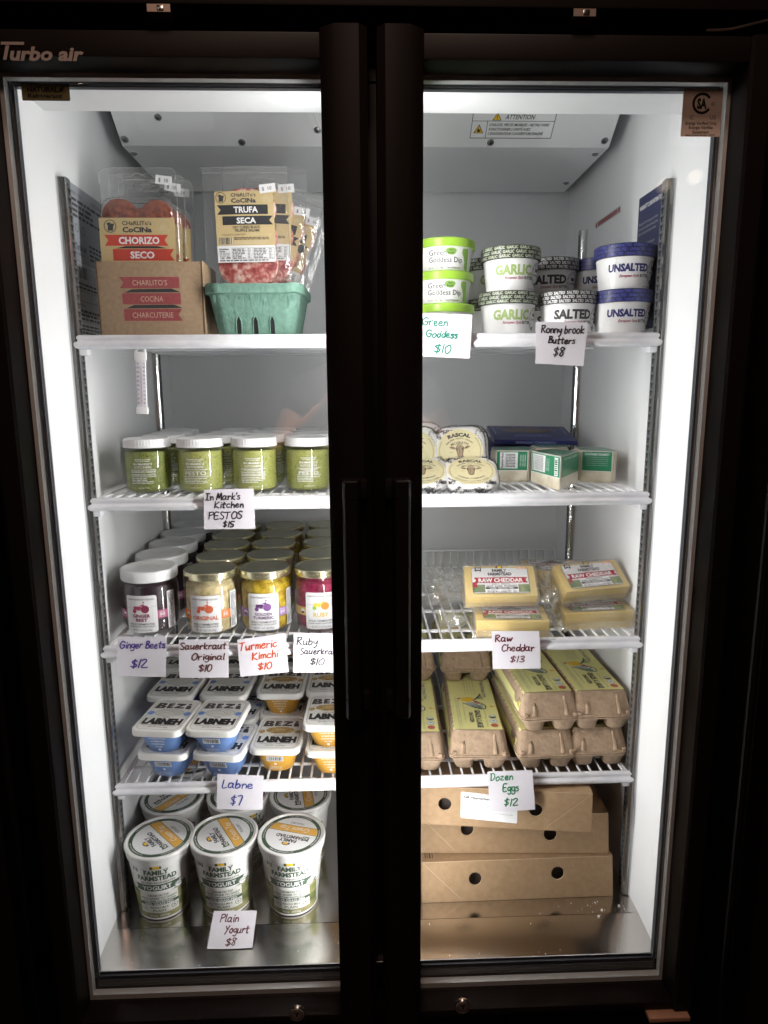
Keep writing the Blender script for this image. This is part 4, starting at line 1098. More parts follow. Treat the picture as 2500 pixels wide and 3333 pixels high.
w1 = cheese_wheel('front round labelled cheese lying tilted beside the green cheese wedges', (.1700, .1800, ST[1] + .0135), (R(28), 0, R(-5)))
dup(w1, (.1580, .2390, ST[1] + .0545), (R(71), R(-3), R(-3)), 'upright round labelled cheese leaning behind the front right one')
dup(w1, (.0860, .1860, ST[1] + .0135), (R(27), 0, R(-4)), 'front round labelled cheese lying against the door post')
dup(w1, (.0720, .2390, ST[1] + .0545), (R(71), 0, R(2)), 'upright round labelled cheese leaning beside the door post')
dup(w1, (.1670, .2650, ST[1] + .0545), (R(75), 0, R(5)), 'rear upright cheese, its edge showing right of the leaning one')
dup(w1, (.0830, .2690, ST[1] + .0620), (R(75), R(3), R(-8)), 'rear upright cheese showing behind the one beside the door post')

# blue chorizo sleeves, stacked
M_navybox = mat('navy_card', (.016, .022, .11), .35); M_navyl = flat('pale_navy_print', (.32, .36, .62)); M_win = mat('dark_window', (.05, .03, .03), .25, noise_=(40, [(.4, (.03, .02, .02)), (.6, (.16, .07, .05))]))


def sleeve(label, loc, rot):
    t = thing('chorizo_sleeve', label, 'meat sleeve', loc, rot, 'flat navy chorizo sleeves stacked at the back')
    mb = MB(); mb.box(-.083, .083, -.062, .062, 0, .009, M_navybox, bev=.0008); mb.build('card_sleeve', t)
    d = Dec(); d.poly([(.052 * math.cos(a) * (1 if abs(math.cos(a)) < .8 else 1), .020 + .020 * math.sin(a)) for a in [2 * PI * i / 32 for i in range(32)]], M_win, 1)
    d.ring(0, .020, .055, .0012, M_navyl, 1, 40, ry=.023)
    d.text('CHORIZO', 0, -.0185, .0090, M_navyl, w=.070, bold=.02); d.text('IBERICO PORK SAUSAGE', 0, -.0300, .0045, M_navyl, w=.078, bold=.02); d.text('• • •', 0, -.040, .003, M_navyl); d.text('NET WT. 2 OZ. (57G)', -.055, -.050, .003, M_navyl, w=.03); d.text('READY TO EAT', .06, -.050, .003, M_navyl, w=.03)
    d.text('FERMÍN', 0, .052, .0070, M_navyl, w=.055, bold=.03)
    for x in (-.074, .074): d.stroke([(x, .05), (x * .98, .0), (x, -.01)], .002, M_navyl)
    mb = MB(); d.to(mb, lambda u, v: ((u, v, .009), (0, 0, 1))); d2 = Dec(); d2.text('IBERICO CHORIZO', 0, .0045, .004, M_navyl, w=.08, bold=.02); d2.to(mb, lambda u, v: ((u, -.062, v), (0, -1, 0)))
    mb.build('sleeve_print', t, smooth=None)
    return t


v1 = sleeve('topmost navy chorizo sleeve with an oval window, lying on its stack', (.3330, .425, ST[1] + .070), (R(10), R(1.0), R(-3)))
for i, (x, y, z, rz, lb) in enumerate(((.3180, .420, .052, -5, 'second navy sleeve from the top of the stack'), (.3120, .422, .036, -8, 'third navy sleeve from the top of the stack'), (.3200, .425, .022, -3, 'fourth navy sleeve, just above the bottom of the stack'), (.3160, .425, .0005, -6, 'bottom navy sleeve lying on the shelf wires behind the cheese wedges'))):
    dup(v1, (x, y, ST[1] + z), (R((6, 4, 3, 0)[i]), 0, R(rz)), lb)

# wedges of camembert-like cheese
M_rind = mat('cheese_in_film', (.66, .58, .44), .3, coat=.5, noise_=(40, [(.35, (.55, .48, .35)), (.6, (.70, .66, .55)), (.75, (.78, .76, .70))]), bump=(35, .7))
M_grn = mat('green_cheese_label', (.02, .20, .095), .3, coat=.3); M_wf = mat('film_white', (.75, .75, .72), .25, bump=(40, .6))


def wedge(label, pts, zt, faces, loc=(0, 0, 0)):
    """pts: plan outline counter-clockwise from above; faces: list of (i, kind)"""
    cx = sum(p[0] for p in pts) / len(pts); cy = sum(p[1] for p in pts) / len(pts)
    t = thing('cheese_wedge', label, 'cheese wedge', (cx, cy, ST[1] + .0005), (0, 0, 0), 'green labelled cheese wedges')
    L = [(x - cx, y - cy) for x, y in pts]; mb = MB()
    bm = bmesh.new(); vb = [bm.verts.new((x, y, 0)) for x, y in L]; vt = [bm.verts.new((x, y, zt)) for x, y in L]; n = len(L)
    bm.faces.new(vb[::-1]); bm.faces.new(vt)
    for i in range(n): bm.faces.new((vb[i], vb[(i + 1) % n], vt[(i + 1) % n], vt[i]))
    bmesh.ops.bevel(bm, geom=bm.edges[:], offset=.003, segments=2, affect='EDGES'); mb.bm(bm, M_rind); mb.build('cheese', t)
    mb = MB(); d = Dec(); ins = [(x * .90, y * .90) for x, y in L]
    d.poly([(x * .97, y * .97) for x, y in L], M_wf, 0); d.poly(ins, M_grn, 1)
    for q in range(len(L)): d.stroke([(L[q][0] * .9, L[q][1] * .9), (-L[q][0] * .2, -L[q][1] * .2)], .0016, M_wf, 2, smooth=False)
    d.to(mb, lambda u, v: ((u, v, zt + .0001), (0, 0, 1)))
    for i, kind in faces:
        a = Vector((*L[i], 0)); b = Vector((*L[(i + 1) % n], 0)); e = (b - a); l = e.length; e = e / l; nn = Vector((e.y, -e.x, 0))
        d = Dec(); z0, z1 = zt * .38, zt - .0005; d.rect(.002, l - .002, z0 - .0016, z1, M_wf, 0); d.rect(.0035, l - .0035, z0, z1 - .001, M_grn, 1)
        h = z1 - z0
        if kind == 'n':
            x1_ = min(l * .52, .05); d.rect(.009, .009 + x1_, z0 + .003, z1 - .003, M_label, 2)
            d.text('Nutrition Facts', .013, (z0 + z1) / 2, .0040, M_black, w=h - .008, bold=.03, lay=3, ang=PI / 2)
            for k in range(8): xx = .018 + k * (x1_ - .012) / 8; d.rect(xx, xx + .0003, z0 + .004, z1 - .004, M_dark, 3)
            for k in range(7): xx = .0195 + k * (x1_ - .012) / 8; d.micro(xx, xx + .0022, z0 + .005, z1 - .005, 9, M_dark, 3, seed=k)
            for k in range(3): d.text('Old Chatham', .009 + x1_ + .005 + k * .004, (z0 + z1) / 2, .0030, M_label, w=h * .6, lay=2, ang=PI / 2)
            if l > .1: d.rect(l - .022, l - .010, z0 + .002, z1 - .003, M_label, 2); d.micro(z0 + .004, z1 - .005, 0, .009, 14, M_black, 3, bars=True); it = d.items.pop(); d.items.append(([(l - .0205 + y, x) for x, y in it[0]], [f[::-1] for f in it[1]], it[2], it[3]))
        else:
            d.text('CHATHAM CREAMERY', l * .5, z1 - .0055, .0046, M_label, w=l * .74, bold=.01, lay=2)
            for k in range(5): d.text(('Nancy’s Camembert is crafted from a', 'creamy and delicious blend of fresh Sheep', 'and Cow milk cheese that is both', 'rich and buttery and improves', 'with age. Enjoy it with crackers')[k], l * .5, z1 - .0105 - k * .0037, .0020, M_lgrey, w=l * .66, lay=2)
        d.to(mb, lambda u, v, a=a, e=e, nn=nn: (a + e * u + Vector((0, 0, v)), nn), eps=.0002)
    mb.build('wedge_label', t, smooth=None)
    return t


wedge('front cheese wedge with its sharp corner pointing at the door, nutrition panel and barcode', [(.3125, .1290), (.3760, .2330), (.3330, .2750), (.2900, .2420)], .058, [(0, 't'), (3, 'n')])
wedge('left cheese wedge in the green labelled group, nutrition panel on its front', [(.2270, .2560), (.2880, .2450), (.3100, .2900), (.3000, .3400), (.2340, .3250), (.2230, .2800)], .058, [(0, 'n')])
wedge('right cheese wedge with green creamery text panel beside the shelf end', [(.3800, .2380), (.4320, .2110), (.4430, .2250), (.4450, .3000), (.3850, .3050)], .058, [(0, 't')])
wedge('rear cheese wedge showing only its green top between the other three', [(.3130, .2950), (.3350, .2800), (.3800, .3100), (.3900, .3600), (.3200, .3700)], .059, [])

# ================================================================ third shelf: ferments
def content(name, cols, sc=60, bump=(45, .8), stretch=None):
    return mat(name, cols[1], .45, noise_=(sc, [(.34, cols[0]), (.48, cols[1]), (.62, cols[2]), (.78, cols[3])], stretch or (1, 1, 1)), bump=bump)


C_beet = content('ginger_beet', ((.012, .004, .008), (.022, .007, .013), (.035, .011, .02), (.06, .02, .03)))
C_kraut = content('sauerkraut', ((.34, .26, .11), (.52, .43, .22), (.64, .56, .34), (.74, .68, .47)), 75)
C_turm = content('turmeric_kimchi', ((.26, .16, .01), (.46, .31, .02), (.60, .44, .04), (.72, .60, .14)), 110)
C_ruby = content('ruby_kraut', ((.12, .004, .025), (.27, .012, .06), (.42, .035, .10), (.60, .12, .20)), 70)
INK = {'beet': (flat('beet_ink', (.20, .018, .06)), flat('beet_band', (.42, .09, .20))), 'kraut': (flat('orange_ink', (.60, .13, .06)), flat('orange_band', (.80, .20, .02))),
       'turm': (flat('plum_ink', (.10, .035, .13)), flat('lilac_band', (.36, .20, .46))), 'ruby': (flat('mustard_ink', (.72, .52, .12)), flat('yellow_band', (.68, .48, .16)))}
M_tgreen = flat('tractor_green', (.30, .52, .06)); M_torange = flat('tractor_orange', (.80, .30, .03))


def ferment(kind, label, loc, rz):
    ri = {'beet': .0485, 'kraut': .0462, 'turm': .0450, 'ruby': .0450}[kind]
    grp = {'beet': 'white lidded jars of ginger beet', 'kraut': 'gold lidded jars of original sauerkraut', 'turm': 'gold lidded jars of turmeric kimchi', 'ruby': 'gold lidded jars of ruby sauerkraut'}[kind]
    t = thing('ferment_jar', label, 'jar', loc, (0, 0, rz), grp)
    cm = {'beet': C_beet, 'kraut': C_kraut, 'turm': C_turm, 'ruby': C_ruby}[kind]; ink, band = INK[kind]
    H = .116 if kind == 'beet' else .114
    mb = MB(); mb.lathe([(.030, .004), (ri - .008, .007), (ri - .003, .017), (ri - .0025, .080), (ri - .004, .088), (ri - .009, .093), (ri - .010, .098), (.02, .0985)], cm, 44); mb.build('contents', t)
    mb = MB(); mb.lathe([(.032, 0), (ri - .010, .0015), (ri - .002, .010), (ri, .018), (ri, .080), (ri - .0015, .089), (ri - .006, .094), (ri - .0065, .101)], M_jar, 48, cap=(True, False)); mb.build('glass', t)
    mb = MB()
    if kind == 'beet':
        mb.lathe([(ri - .002, .0965), (ri - .0005, .0975), (ri + .0000, .0990), (ri + .0002, .1120), (ri - .001, .1150), (ri - .0045, H), (ri - .0060, .1152), (.015, .1152)], M_wplast, 150, rib=((2, 3), .0006))
    else:
        mb.lathe([(ri - .0045, .1000), (ri - .0005, .1005), (ri + .0002, .1020), (ri - .0002, .1095), (ri - .0006, .1122)], M_goldside, 56, cap=(False, False))
        mb.lathe([(ri - .0006, .1122), (ri - .0020, .1138), (ri - .0045, H), (ri - .0060, .1128), (.02, .1128)], M_gold, 56, cap=(False, True))
    mb.build('lid', t, smooth=.5)
    if kind == 'beet':
        d = Dec(); d.text('BB 11 25 26', .0, .004, .006, M_lgrey, w=.040, bold=.01, ang=R(170)); d.micro(-.02, .022, -.008, -.003, 1, M_lgrey)
        mb = MB(); d.to(mb, lambda u, v: ((u, v, .1153), (0, 0, 1))); mb.build('lid_stamp', t, smooth=None)
    d = Dec(); w2 = .0275; z0, z1 = .0095, .0755
    d.rect(-.072, .062, .0325, .0475, band, 0)
    d.rect(-w2, w2, z0, z1, M_label, 1, .004)
    d.text('HAWTHORNE FOODS', 0, .0690, .0032, M_dark, w=.046, bold=.01, lay=2)
    d.stroke([(-w2 + .001, .0535), (-.012, .0530)], .0004, M_grey, 2); d.stroke([(.012, .0540), (.020, .0555), (w2 - .001, .0560)], .0004, M_grey, 2)
    body = ink if kind != 'ruby' else flat('tractor_yellow', (.80, .62, .08)); wheel = ink if kind != 'ruby' else M_torange; fr_ = ink if kind != 'ruby' else M_tgreen
    if kind == 'beet': body = flat('beet_rose', (.36, .035, .10)); fr_ = body
    if kind == 'kraut': body = flat('kraut_orange', (.62, .12, .05)); fr_ = body
    if kind == 'turm': fr_ = flat('turmeric_plum', (.16, .07, .22)); wheel = flat('turmeric_violet', (.22, .09, .30))
    d.poly([(-.0125, .0495), (-.0125, .0565), (.0, .0570), (.0015, .0545), (.006, .0545), (.006, .0490)], body, 2)
    d.disc(-.0110, .0480, .0036, fr_, 3); d.disc(.0072, .0515, .0070, wheel, 3); d.poly([(.0030, .0570), (.0055, .0570), (.0060, .0620), (.0040, .0600), (.0000, .0590), (-.0010, .0580)], body, 2); d.disc(.0052, .0638, .0013, body, 2, 10); d.rect(.003, .0078, .0645, .0650, body, 3)
    if kind == 'beet': d.text('GINGER', 0, .0395, .0056, ink, w=.031, bold=.045, lay=2); d.text('BEET', .0005, .0322, .0056, ink, w=.020, bold=.045, lay=2)
    elif kind == 'turm': d.text('GOLDEN', 0, .0392, .0052, ink, w=.030, bold=.035, lay=2); d.text('TURMERIC', 0, .0325, .0052, ink, w=.037, bold=.035, lay=2)
    elif kind == 'kraut': d.text('ORIGINAL', 0, .0360, .0072, ink, w=.046, bold=.035, lay=2)
    else: d.text('RUBY', 0, .0360, .0078, ink, w=.027, bold=.035, lay=2)
    d.text('WILD FERMENTED', 0, .0245, .0038, M_dark, w=.045, bold=.012, lay=2); d.text('FARM FRESH VEGETABLES', 0, .0200, .0022, M_dark, w=.045, bold=.01, lay=2); d.text('NET WT. 16 OZ. (1lb) (453g)', 0, .0140, .0034, M_dark, w=.034, lay=2)
    d.text('WHOLE', .0355, .0445, .0022, M_white, w=.010, lay=2, bold=.01); d.text('30', .0355, .0400, .0050, M_white, w=.0105, lay=2, bold=.02); d.text('APPROVED', .0355, .0355, .0014, M_white, w=.010, lay=2)
    d.disc(-.0345, .040, .0045, M_label, 2, 16); d.poly([(-.0385, .0395), (-.0305, .0395), (-.0315, .0368), (-.0345, .0358), (-.0375, .0368)], M_dark, 3)
    d.rect(.046, .062, .012, .078, M_label, 1); d.text('Nutrition Facts', .0535, .0745, .0022, M_black, w=.0125, bold=.03, lay=2); d.micro(.0475, .0605, .014, .0725, 18, M_dark, 2, seed=5)
    d.rect(-.072, -.058, .012, .072, M_label, 1); d.micro(-.070, -.060, .014, .070, 26, M_dark, 2, seed=2, hgt=.5)
    mb = MB(); d.to(mb, cyl(lambda v: ri + .0001), .010); mb.build('jar_label', t, smooth=None)
    return t


ZT = ST[2] + .0005; ordn = ('front', 'second', 'third', 'fourth', 'fifth', 'rearmost')
spec = (('beet', 'ginger beet jar with white lid', ((-.3990, .1970), (-.4050, .2960), (-.4090, .3930), (-.4150, .4910), (-.4160, .5880)), 'above the purple handwritten tag', -4),
        ('kraut', 'original sauerkraut jar with gold lid', ((-.2890, .1880), (-.2895, .2830), (-.2960, .3780), (-.3000, .4730), (-.3000, .5660)), 'above the brown handwritten tag', -3),
        ('turm', 'golden turmeric jar with gold lid', ((-.1935, .1930), (-.1960, .2880), (-.2010, .3820), (-.1980, .4750), (-.1990, .5680)), 'above the orange handwritten tag', 1),
        ('ruby', 'ruby sauerkraut jar with gold lid', ((-.0960, .1950), (-.0970, .2890), (-.0980, .3830), (-.1000, .4760), (-.1000, .5690)), 'beside the door post', 4))
for kind, nm, pos, where, rz in spec:
    j0 = ferment(kind, '%s, front of its row %s' % (nm, where), (*pos[0], ZT), R(rz))
    for k in range(1, len(pos)):
        dup(j0, (*pos[k], ZT), (0, 0, R(rz + (14, -9, 21, 5)[k - 1])), '%s, %s in its row %s' % (nm, ('second', 'third', 'fourth', 'rearmost')[k - 1], where))

# ---- cheddar blocks in crumpled vacuum bags
M_ched = mat('cheddar', (.76, .56, .17), .34, coat=.4, bump=(18, .35), noise_=(9, [(.3, (.72, .51, .14)), (.7, (.80, .62, .23))]))
M_vac = clear('vacuum_film', .10, .10, bump=(38, 1.0), edge=.95, milky=.075)
M_crim = flat('crimson_ribbon', (.36, .015, .025)); M_fgreen = mat('farm_field_print', (.20, .33, .09), .4, noise_=(50, [(.35, (.07, .13, .05)), (.55, (.18, .25, .08)), (.7, (.38, .38, .18))])); M_orange = flat('orange_tab', (.80, .30, .08))


def farm_logo(d, cx, cy, k, m, lay=2, cert=True):
    d.text('FAMILY', cx, cy + .0045 * k, .0064 * k, m, w=.026 * k, bold=.045, lay=lay); d.text('FARMSTEAD', cx, cy - .0035 * k, .0064 * k, m, w=.042 * k, bold=.045, lay=lay)
    if cert: d.text('CERTIFIED REGENERATIVE', cx, cy - .0095 * k, .0024 * k, m, w=.038 * k, bold=.02, lay=lay)
    d.poly([(cx + x * k, cy + y * k) for x, y in ((-.006, .0092), (.006, .0092), (.006, .0125), (.003, .0150), (-.002, .0150), (-.006, .0125))], m, lay)
    d.rect(cx - .003 * k, cx + .004 * k, cy + .0095 * k, cy + .0135 * k, M_yel, lay + 1)


def cheddar(label, loc, rot, wrap_seed, side=-1):
    t = thing('cheddar_pack', label, 'cheddar block', loc, rot, 'vacuum packed blocks of raw cheddar')
    W, D, H = .1240, .0660, .0320
    mb = MB(); mb.box(-W / 2, W / 2, -D / 2, D / 2, 0, H, M_ched, bev=.0022); mb.build('cheese_block', t)
    # film hugging the block
    rnd = random.Random(wrap_seed); mb = MB(); bm = bmesh.new(); bmesh.ops.create_cube(bm, size=1)
    bmesh.ops.subdivide_edges(bm, edges=bm.edges[:], cuts=9, use_grid_fill=True)
    for v in bm.verts:
        p = v.co; x, y, z = p.x * (W + .003), p.y * (D + .003), (p.z + .5) * (H + .0022) - .0003
        q = .0016 * noise.noise(Vector((x * 90, y * 90, z * 90 + wrap_seed))); l = Vector((p.x, p.y, p.z)); v.co = Vector((x, y, z)) + l * (max(q, -.0004) + .0005) * 1.6
    mb.bm(bm, M_vac)
    # loose crumpled margins of the bag
    for (sx, ex) in ((-1, .062 if side < 0 else .030), (1, .028 if side < 0 else .040)):
        nx, ny = 9, 14; vs = []
        for j in range(ny + 1):
            for i in range(nx + 1):
                u = i / nx; v_ = j / ny
                y = (v_ - .5) * D * (1.05 + .25 * u); x = sx * (W / 2 + .001 + ex * u * (1 + .15 * math.sin(v_ * 7 + wrap_seed)))
                z = H * .5 + .026 * u * noise.noise(Vector((u * 3.2, v_ * 4.0, wrap_seed + sx))) * 1.9 + .006 * u * noise.noise(Vector((u * 9, v_ * 11, wrap_seed * 2))) + .004 * u
                vs.append((x, y, z))
        fs = [(j * (nx + 1) + i, j * (nx + 1) + i + 1, (j + 1) * (nx + 1) + i + 1, (j + 1) * (nx + 1) + i) for j in range(ny) for i in range(nx)]
        mb.add(vs, fs, M_vac)
    nx, ny = 16, 6; vs = []
    for sy in (-1, 1):
        vs = []
        for j in range(ny + 1):
            for i in range(nx + 1):
                u = i / nx - .5; v_ = j / ny
                x = u * W * (1.02 + .15 * v_); y = sy * (D / 2 + .001 + (.012 if sy < 0 else .022) * v_); z = H * .45 - .010 * v_ + .010 * v_ * noise.noise(Vector((u * 8, v_ * 3, wrap_seed + sy * 3)))
                vs.append((x, y, max(z, .0005)))
        fs = [(j * (nx + 1) + i, j * (nx + 1) + i + 1, (j + 1) * (nx + 1) + i + 1, (j + 1) * (nx + 1) + i) for j in range(ny) for i in range(nx)]
        mb.add(vs, fs, M_vac)
    mb.build('crumpled_film', t, smooth=.6)
    d = Dec(); w2, h2 = .0500, .0280
    d.rect(-w2, w2, -h2, h2, M_black, 0, .004); d.rect(-w2 + .0007, w2 - .0007, -h2 + .0007, h2 - .0007, M_label, 1, .0036)
    d.rect(-w2 + .0008, w2 - .0008, -h2 + .0020, -.0095, M_fgreen, 2); d.rect(-.028, .030, -h2 + .0010, -.0020, M_label, 3)
    ribbon(d, -.0465, .0480, -.0060, .0060, M_crim, 4, 0, .004); d.rect(-.049, -.041, -.0150, -.0040, M_crim, 3)
    farm_logo(d, .000, .0170, 1.0, M_dark, 4, False); d.text('CERTIFIED REGENERATIVE', 0, .0078, .0017, M_dark, w=.026, lay=4)
    d.poly([(-.0435, .0290), (-.0320, .0290), (-.0320, .0190), (-.0378, .0210), (-.0435, .0190)], M_dark, 4); d.text('A2', -.0378, .0255, .0048, M_white, w=.008, bold=.03, lay=5)
    d.rect(.0320, .0475, .0240, .0285, M_orange, 4); d.text('MILD', .0398, .0262, .0032, M_white, w=.012, bold=.02, lay=5)
    d.text('RAW CHEDDAR', .0005, 0, .0082, M_white, w=.078, bold=.035, lay=5)
    d.text('AGED 3+ MONTHS', .0, -.0085, .0026, M_dark, w=.032, bold=.02, lay=4); d.text('A2/A2: EASIER TO DIGEST', .001, -.0128, .0030, M_dark, w=.054, bold=.025, lay=4)
    d.rect(-.027, .029, -.0195, -.0152, M_dark, 4); d.text('100% GRASS FED', .001, -.0173, .0031, M_white, w=.042, bold=.02, lay=5); d.text('8oz. (226g)', -.0005, -.0248, .0032, M_dark, w=.019, bold=.01, lay=4)
    for x in (-.0225, -.0145, .0135, .0225): d.ring(x, -.0248, .0029, .0006, M_dark, 4, 14); d.disc(x, -.0248, .0014, M_grey, 4, 8)
    mb = MB(); d.to(mb, lambda u, v: ((u, v, H + .0018), (0, 0, 1)), eps=.00012); mb.build('cheddar_label', t, smooth=None)
    return t


q1 = cheddar('upper cheddar block of the left stack, tipped towards the door', (.2250, .1850, ST[2] + .0620), (R(37), R(-1), R(-4)), 1)
q2 = cheddar('lower cheddar block of the left stack, just above the raw cheddar tag', (.2400, .1540, ST[2] + .0010), (R(5), 0, R(-4)), 2)
q3 = cheddar('upper cheddar block of the right stack, turned slightly and tipped forward', (.3930, .2080, ST[2] + .0600), (R(31), R(-2), R(9)), 3, 1)
q4 = cheddar('lower cheddar block of the right stack, beside the right end of the shelf', (.4000, .1900, ST[2] + .0010), (R(5), R(-1), R(2)), 4, 1)
dup(q4, (.3650, .3300, ST[2] + .0380), (R(4), 0, R(-4)), 'cheddar block lying behind the right stack, raised on another')
dup(q2, (.3700, .3400, ST[2] + .0010), (R(1), 0, R(0)), 'bottom cheddar block behind the right stack, mostly hidden')
dup(q1, (.2450, .3000, ST[2] + .0300), (R(10), R(2), R(4)), 'cheddar block lying behind the left stack under loose film')
dup(q2, (.2420, .3050, ST[2] - .0050 + .0060), (0, 0, R(-3)), 'bottom cheddar block behind the left stack, mostly hidden')

# ================================================================ lowest shelf: labneh and eggs
M_lab = mat('labneh_lid_white', (.76, .76, .73), .38); M_lblue = mat('blue_labneh_tub', (.12, .22, .47), .35); M_lyel = mat('amber_labneh_tub', (.62, .33, .04), .35)
M_lblue_i = flat('blue_burst', (.16, .28, .62)); M_lyel_i = mat('everything_seed_print', (.45, .28, .08), .6, noise_=(300, [(.4, (.30, .17, .05)), (.6, (.62, .45, .18))])); M_cream2 = flat('cream_swirl', (.66, .66, .62))


def labneh(kind, label, loc, rz):
    t = thing('labneh_tub', label, 'labneh tub', loc, (0, 0, rz), 'blue plain labneh tubs' if kind == 'b' else 'amber everything labneh tubs')
    bm_ = M_lblue if kind == 'b' else M_lyel
    mb = MB(); rg = [[(x, y, z) for x, y in rrect(w_, h_, r_, 6)] for z, w_, h_, r_ in ((0, .052, .074, .022), (.0015, .0555, .078, .024), (.040, .0760, .104, .022), (.0445, .0780, .106, .020))]
    mb.loft(rg, bm_); mb.build('tub', t)
    mb = MB(); rg = [[(x, y, z) for x, y in rrect(w_, h_, r_, 6)] for z, w_, h_, r_ in ((.0430, .0880, .120, .014), (.0440, .0905, .1225, .016), (.0500, .0900, .122, .016), (.0535, .0880, .120, .015), (.0545, .0850, .117, .014), (.0538, .0835, .1155, .0135))]
    mb.loft(rg, M_lab); mb.build('lid', t)
    d = Dec(); lp = [(x, y) for x, y in rrect(.0765, .1050, .012, 6)]
    d.stroke(lp + [lp[0]], .0006, M_dark, 0, smooth=False)
    d.text('INCREDIBLY SPREADABLE', 0, .0478, .0022, M_grey, w=.052, bold=.01)
    # BEZI in chunky hand-cut letters
    yb, yt = .0225, .0445
    d.poly([(-.036, yb), (-.033, yt), (-.019, yt - .001), (-.017, .036), (-.020, .0335), (-.0155, .030), (-.018, .0235)], M_dark, 1)
    d.poly([(-.014, yb + .0015), (-.014, yt - .001), (-.003, yt - .001), (-.003, yt - .006), (-.008, yt - .0065), (-.008, .036), (-.004, .036), (-.004, .0315), (-.008, .0315), (-.008, .0295), (-.002, .029), (-.002, yb + .0025)], M_dark, 1)
    d.poly([(.001, yt - .001), (.018, yt - .001), (.018, .0385), (.0085, .030), (.0185, .0295), (.0185, yb + .002), (.000, yb + .0025), (.000, .028), (.009, .038), (.001, .038)], M_dark, 1)
    d.poly([(.022, yb + .001), (.022, .0365), (.030, .0365), (.032, yb)], M_dark, 1); d.disc(.026, .0408, .0033, M_dark, 1, 12)
    for x in (-.0275, ): d.rect(x, x + .003, .037, .0395, M_lab, 2); d.rect(x, x + .0035, .0275, .030, M_lab, 2)
    # centre artwork
    if kind == 'b':
        d.poly([(.0265 * math.cos(a), .0075 + .0135 * math.sin(a)) for a in [2 * PI * i / 28 for i in range(28)]], M_cream2, 1)
        d.ring(0, .0075, .0265, .0007, M_grey, 2, 30, ry=.0135); d.stroke([(-.020, .009), (-.010, .015), (.004, .012), (.010, .006), (.020, .008)], .0006, M_grey, 3); d.stroke([(-.016, .002), (-.004, .006), (.006, .001), (.018, .003)], .0006, M_grey, 3)
        for s in (-1, 1): d.burst(s * .0335, .0045, .0075, M_lblue_i, 3, 9, .68, ry=.0085)
    else:
        d.poly([(.0265 * math.cos(a), .0085 + .0125 * math.sin(a)) for a in [2 * PI * i / 28 for i in range(28)]], M_lyel_i, 2); d.disc(0, .0105, .010, M_tan, 3, 16, ry=.003)
        for s in (-1, 1): d.burst(s * .0335, .0030, .0075, M_lyel_i, 3, 9, .68, ry=.0075)
    d.text('PLAIN' if kind == 'b' else 'EVERYTHING', 0, -.0095, .0026, M_dark, w=.012 if kind == 'b' else .022, bold=.02)
    d.text('LABNEH', 0, -.0240, .0195, M_black, w=.0700, bold=.075, lay=1); d.text('INFINITELY ENJOYABLE', 0, -.0385, .0030, M_grey, w=.060, bold=.01); d.text('NET WT. 7 oz (198 g)', 0, -.0448, .0030, M_dark, w=.034, bold=.02)
    mb = MB(); d.to(mb, lambda u, v: ((u, v, .0540), (0, 0, 1)), eps=.00015); mb.build('lid_print', t, smooth=None)
    d = Dec()
    if kind == 'b2': pass
    fn = lambda u, v: ((u, -(.039 + (v - .0015) * .338) - .0002, v), (0, -.95, -.3))
    d.rect(-.0150, .0150, .0250, .0360, M_label, 0); d.micro(-.0135, .0135, .0265, .0350, 24, M_black, 1, bars=True, seed=4); d.text('This is Best Labneh', 0, .0125, .0018, M_white, w=.020, bold=.02); d.text('The art-food, so tiny', 0, .0098, .0018, M_white, w=.022, bold=.02); d.text('keeping and cut-ting flour', 0, .0070, .0018, M_white, w=.024, bold=.02); d.disc(0, .0185, .0024, M_white, 0, 8)
    mb = MB(); d.to(mb, fn, eps=.0003); mb.build('tub_print', t, smooth=None)
    return t


def lab_claims(t):
    k = [c for c in KIDS[t.name] if c.name.startswith('tub_print')][0]
    KIDS[t.name].remove(k); bpy.data.objects.remove(k)
    d = Dec(); fn = lambda u, v: ((u, -(.039 + (v - .0015) * .338) - .0002, v), (0, -.95, -.3))
    for i, tx in enumerate(('NO ARTIFICIAL FLAVORS', 'NO PRESERVATIVES', 'NO ADDED SUGAR*', 'NON-GMO')): d.text(tx, 0, .0360 - i * .0062, .0030, M_white, w=(.030, .024, .024, .013)[i], bold=.02)
    d.disc(0, .0105, .0028, M_white, 0, 8)
    mb = MB(); d.to(mb, fn, eps=.0003); mb.build('claims_print', t, smooth=None)


ZL = ST[3] + .0005; hgt = .0495
lbA = labneh('b', 'upper blue labneh tub of the leftmost front stack', (-.3720, .1610, ZL + hgt), R(-7)); lab_claims(lbA)
lbB = labneh('b', 'lower blue labneh tub of the leftmost front stack, barcode facing the door', (-.3690, .1700, ZL), R(-6))
lbC = dup(lbB, (-.2800, .1560, ZL + hgt), (0, 0, R(-5)), 'upper blue labneh tub of the second front stack from the left')
lbD = dup(lbB, (-.2700, .1630, ZL), (0, 0, R(-8)), 'lower blue labneh tub of the second front stack from the left')
lbP = dup(lbB, (-.3880, .2920, ZL + hgt), (0, 0, R(-5)), 'blue labneh lid behind the leftmost front stack, below the purple tag')
dup(lbB, (-.3860, .2960, ZL), (0, 0, R(-4)), 'lower blue labneh tub hidden behind the leftmost front stack')
dup(lbB, (-.2870, .2890, ZL + hgt), (0, 0, R(-4)), 'blue labneh lid behind the second front stack, below the brown tag')
dup(lbB, (-.2650, .2930, ZL), (0, 0, R(-9)), 'lower blue labneh tub behind the second front stack, its corner showing on the right')
dup(lbB, (-.4000, .4250, ZL + hgt), (0, 0, R(-3)), 'blue labneh lid in the third row back, leftmost, between two tags')
dup(lbB, (-.2950, .4220, ZL + hgt), (0, 0, R(-3)), 'blue labneh lid in the third row back, second from the left, between two tags')
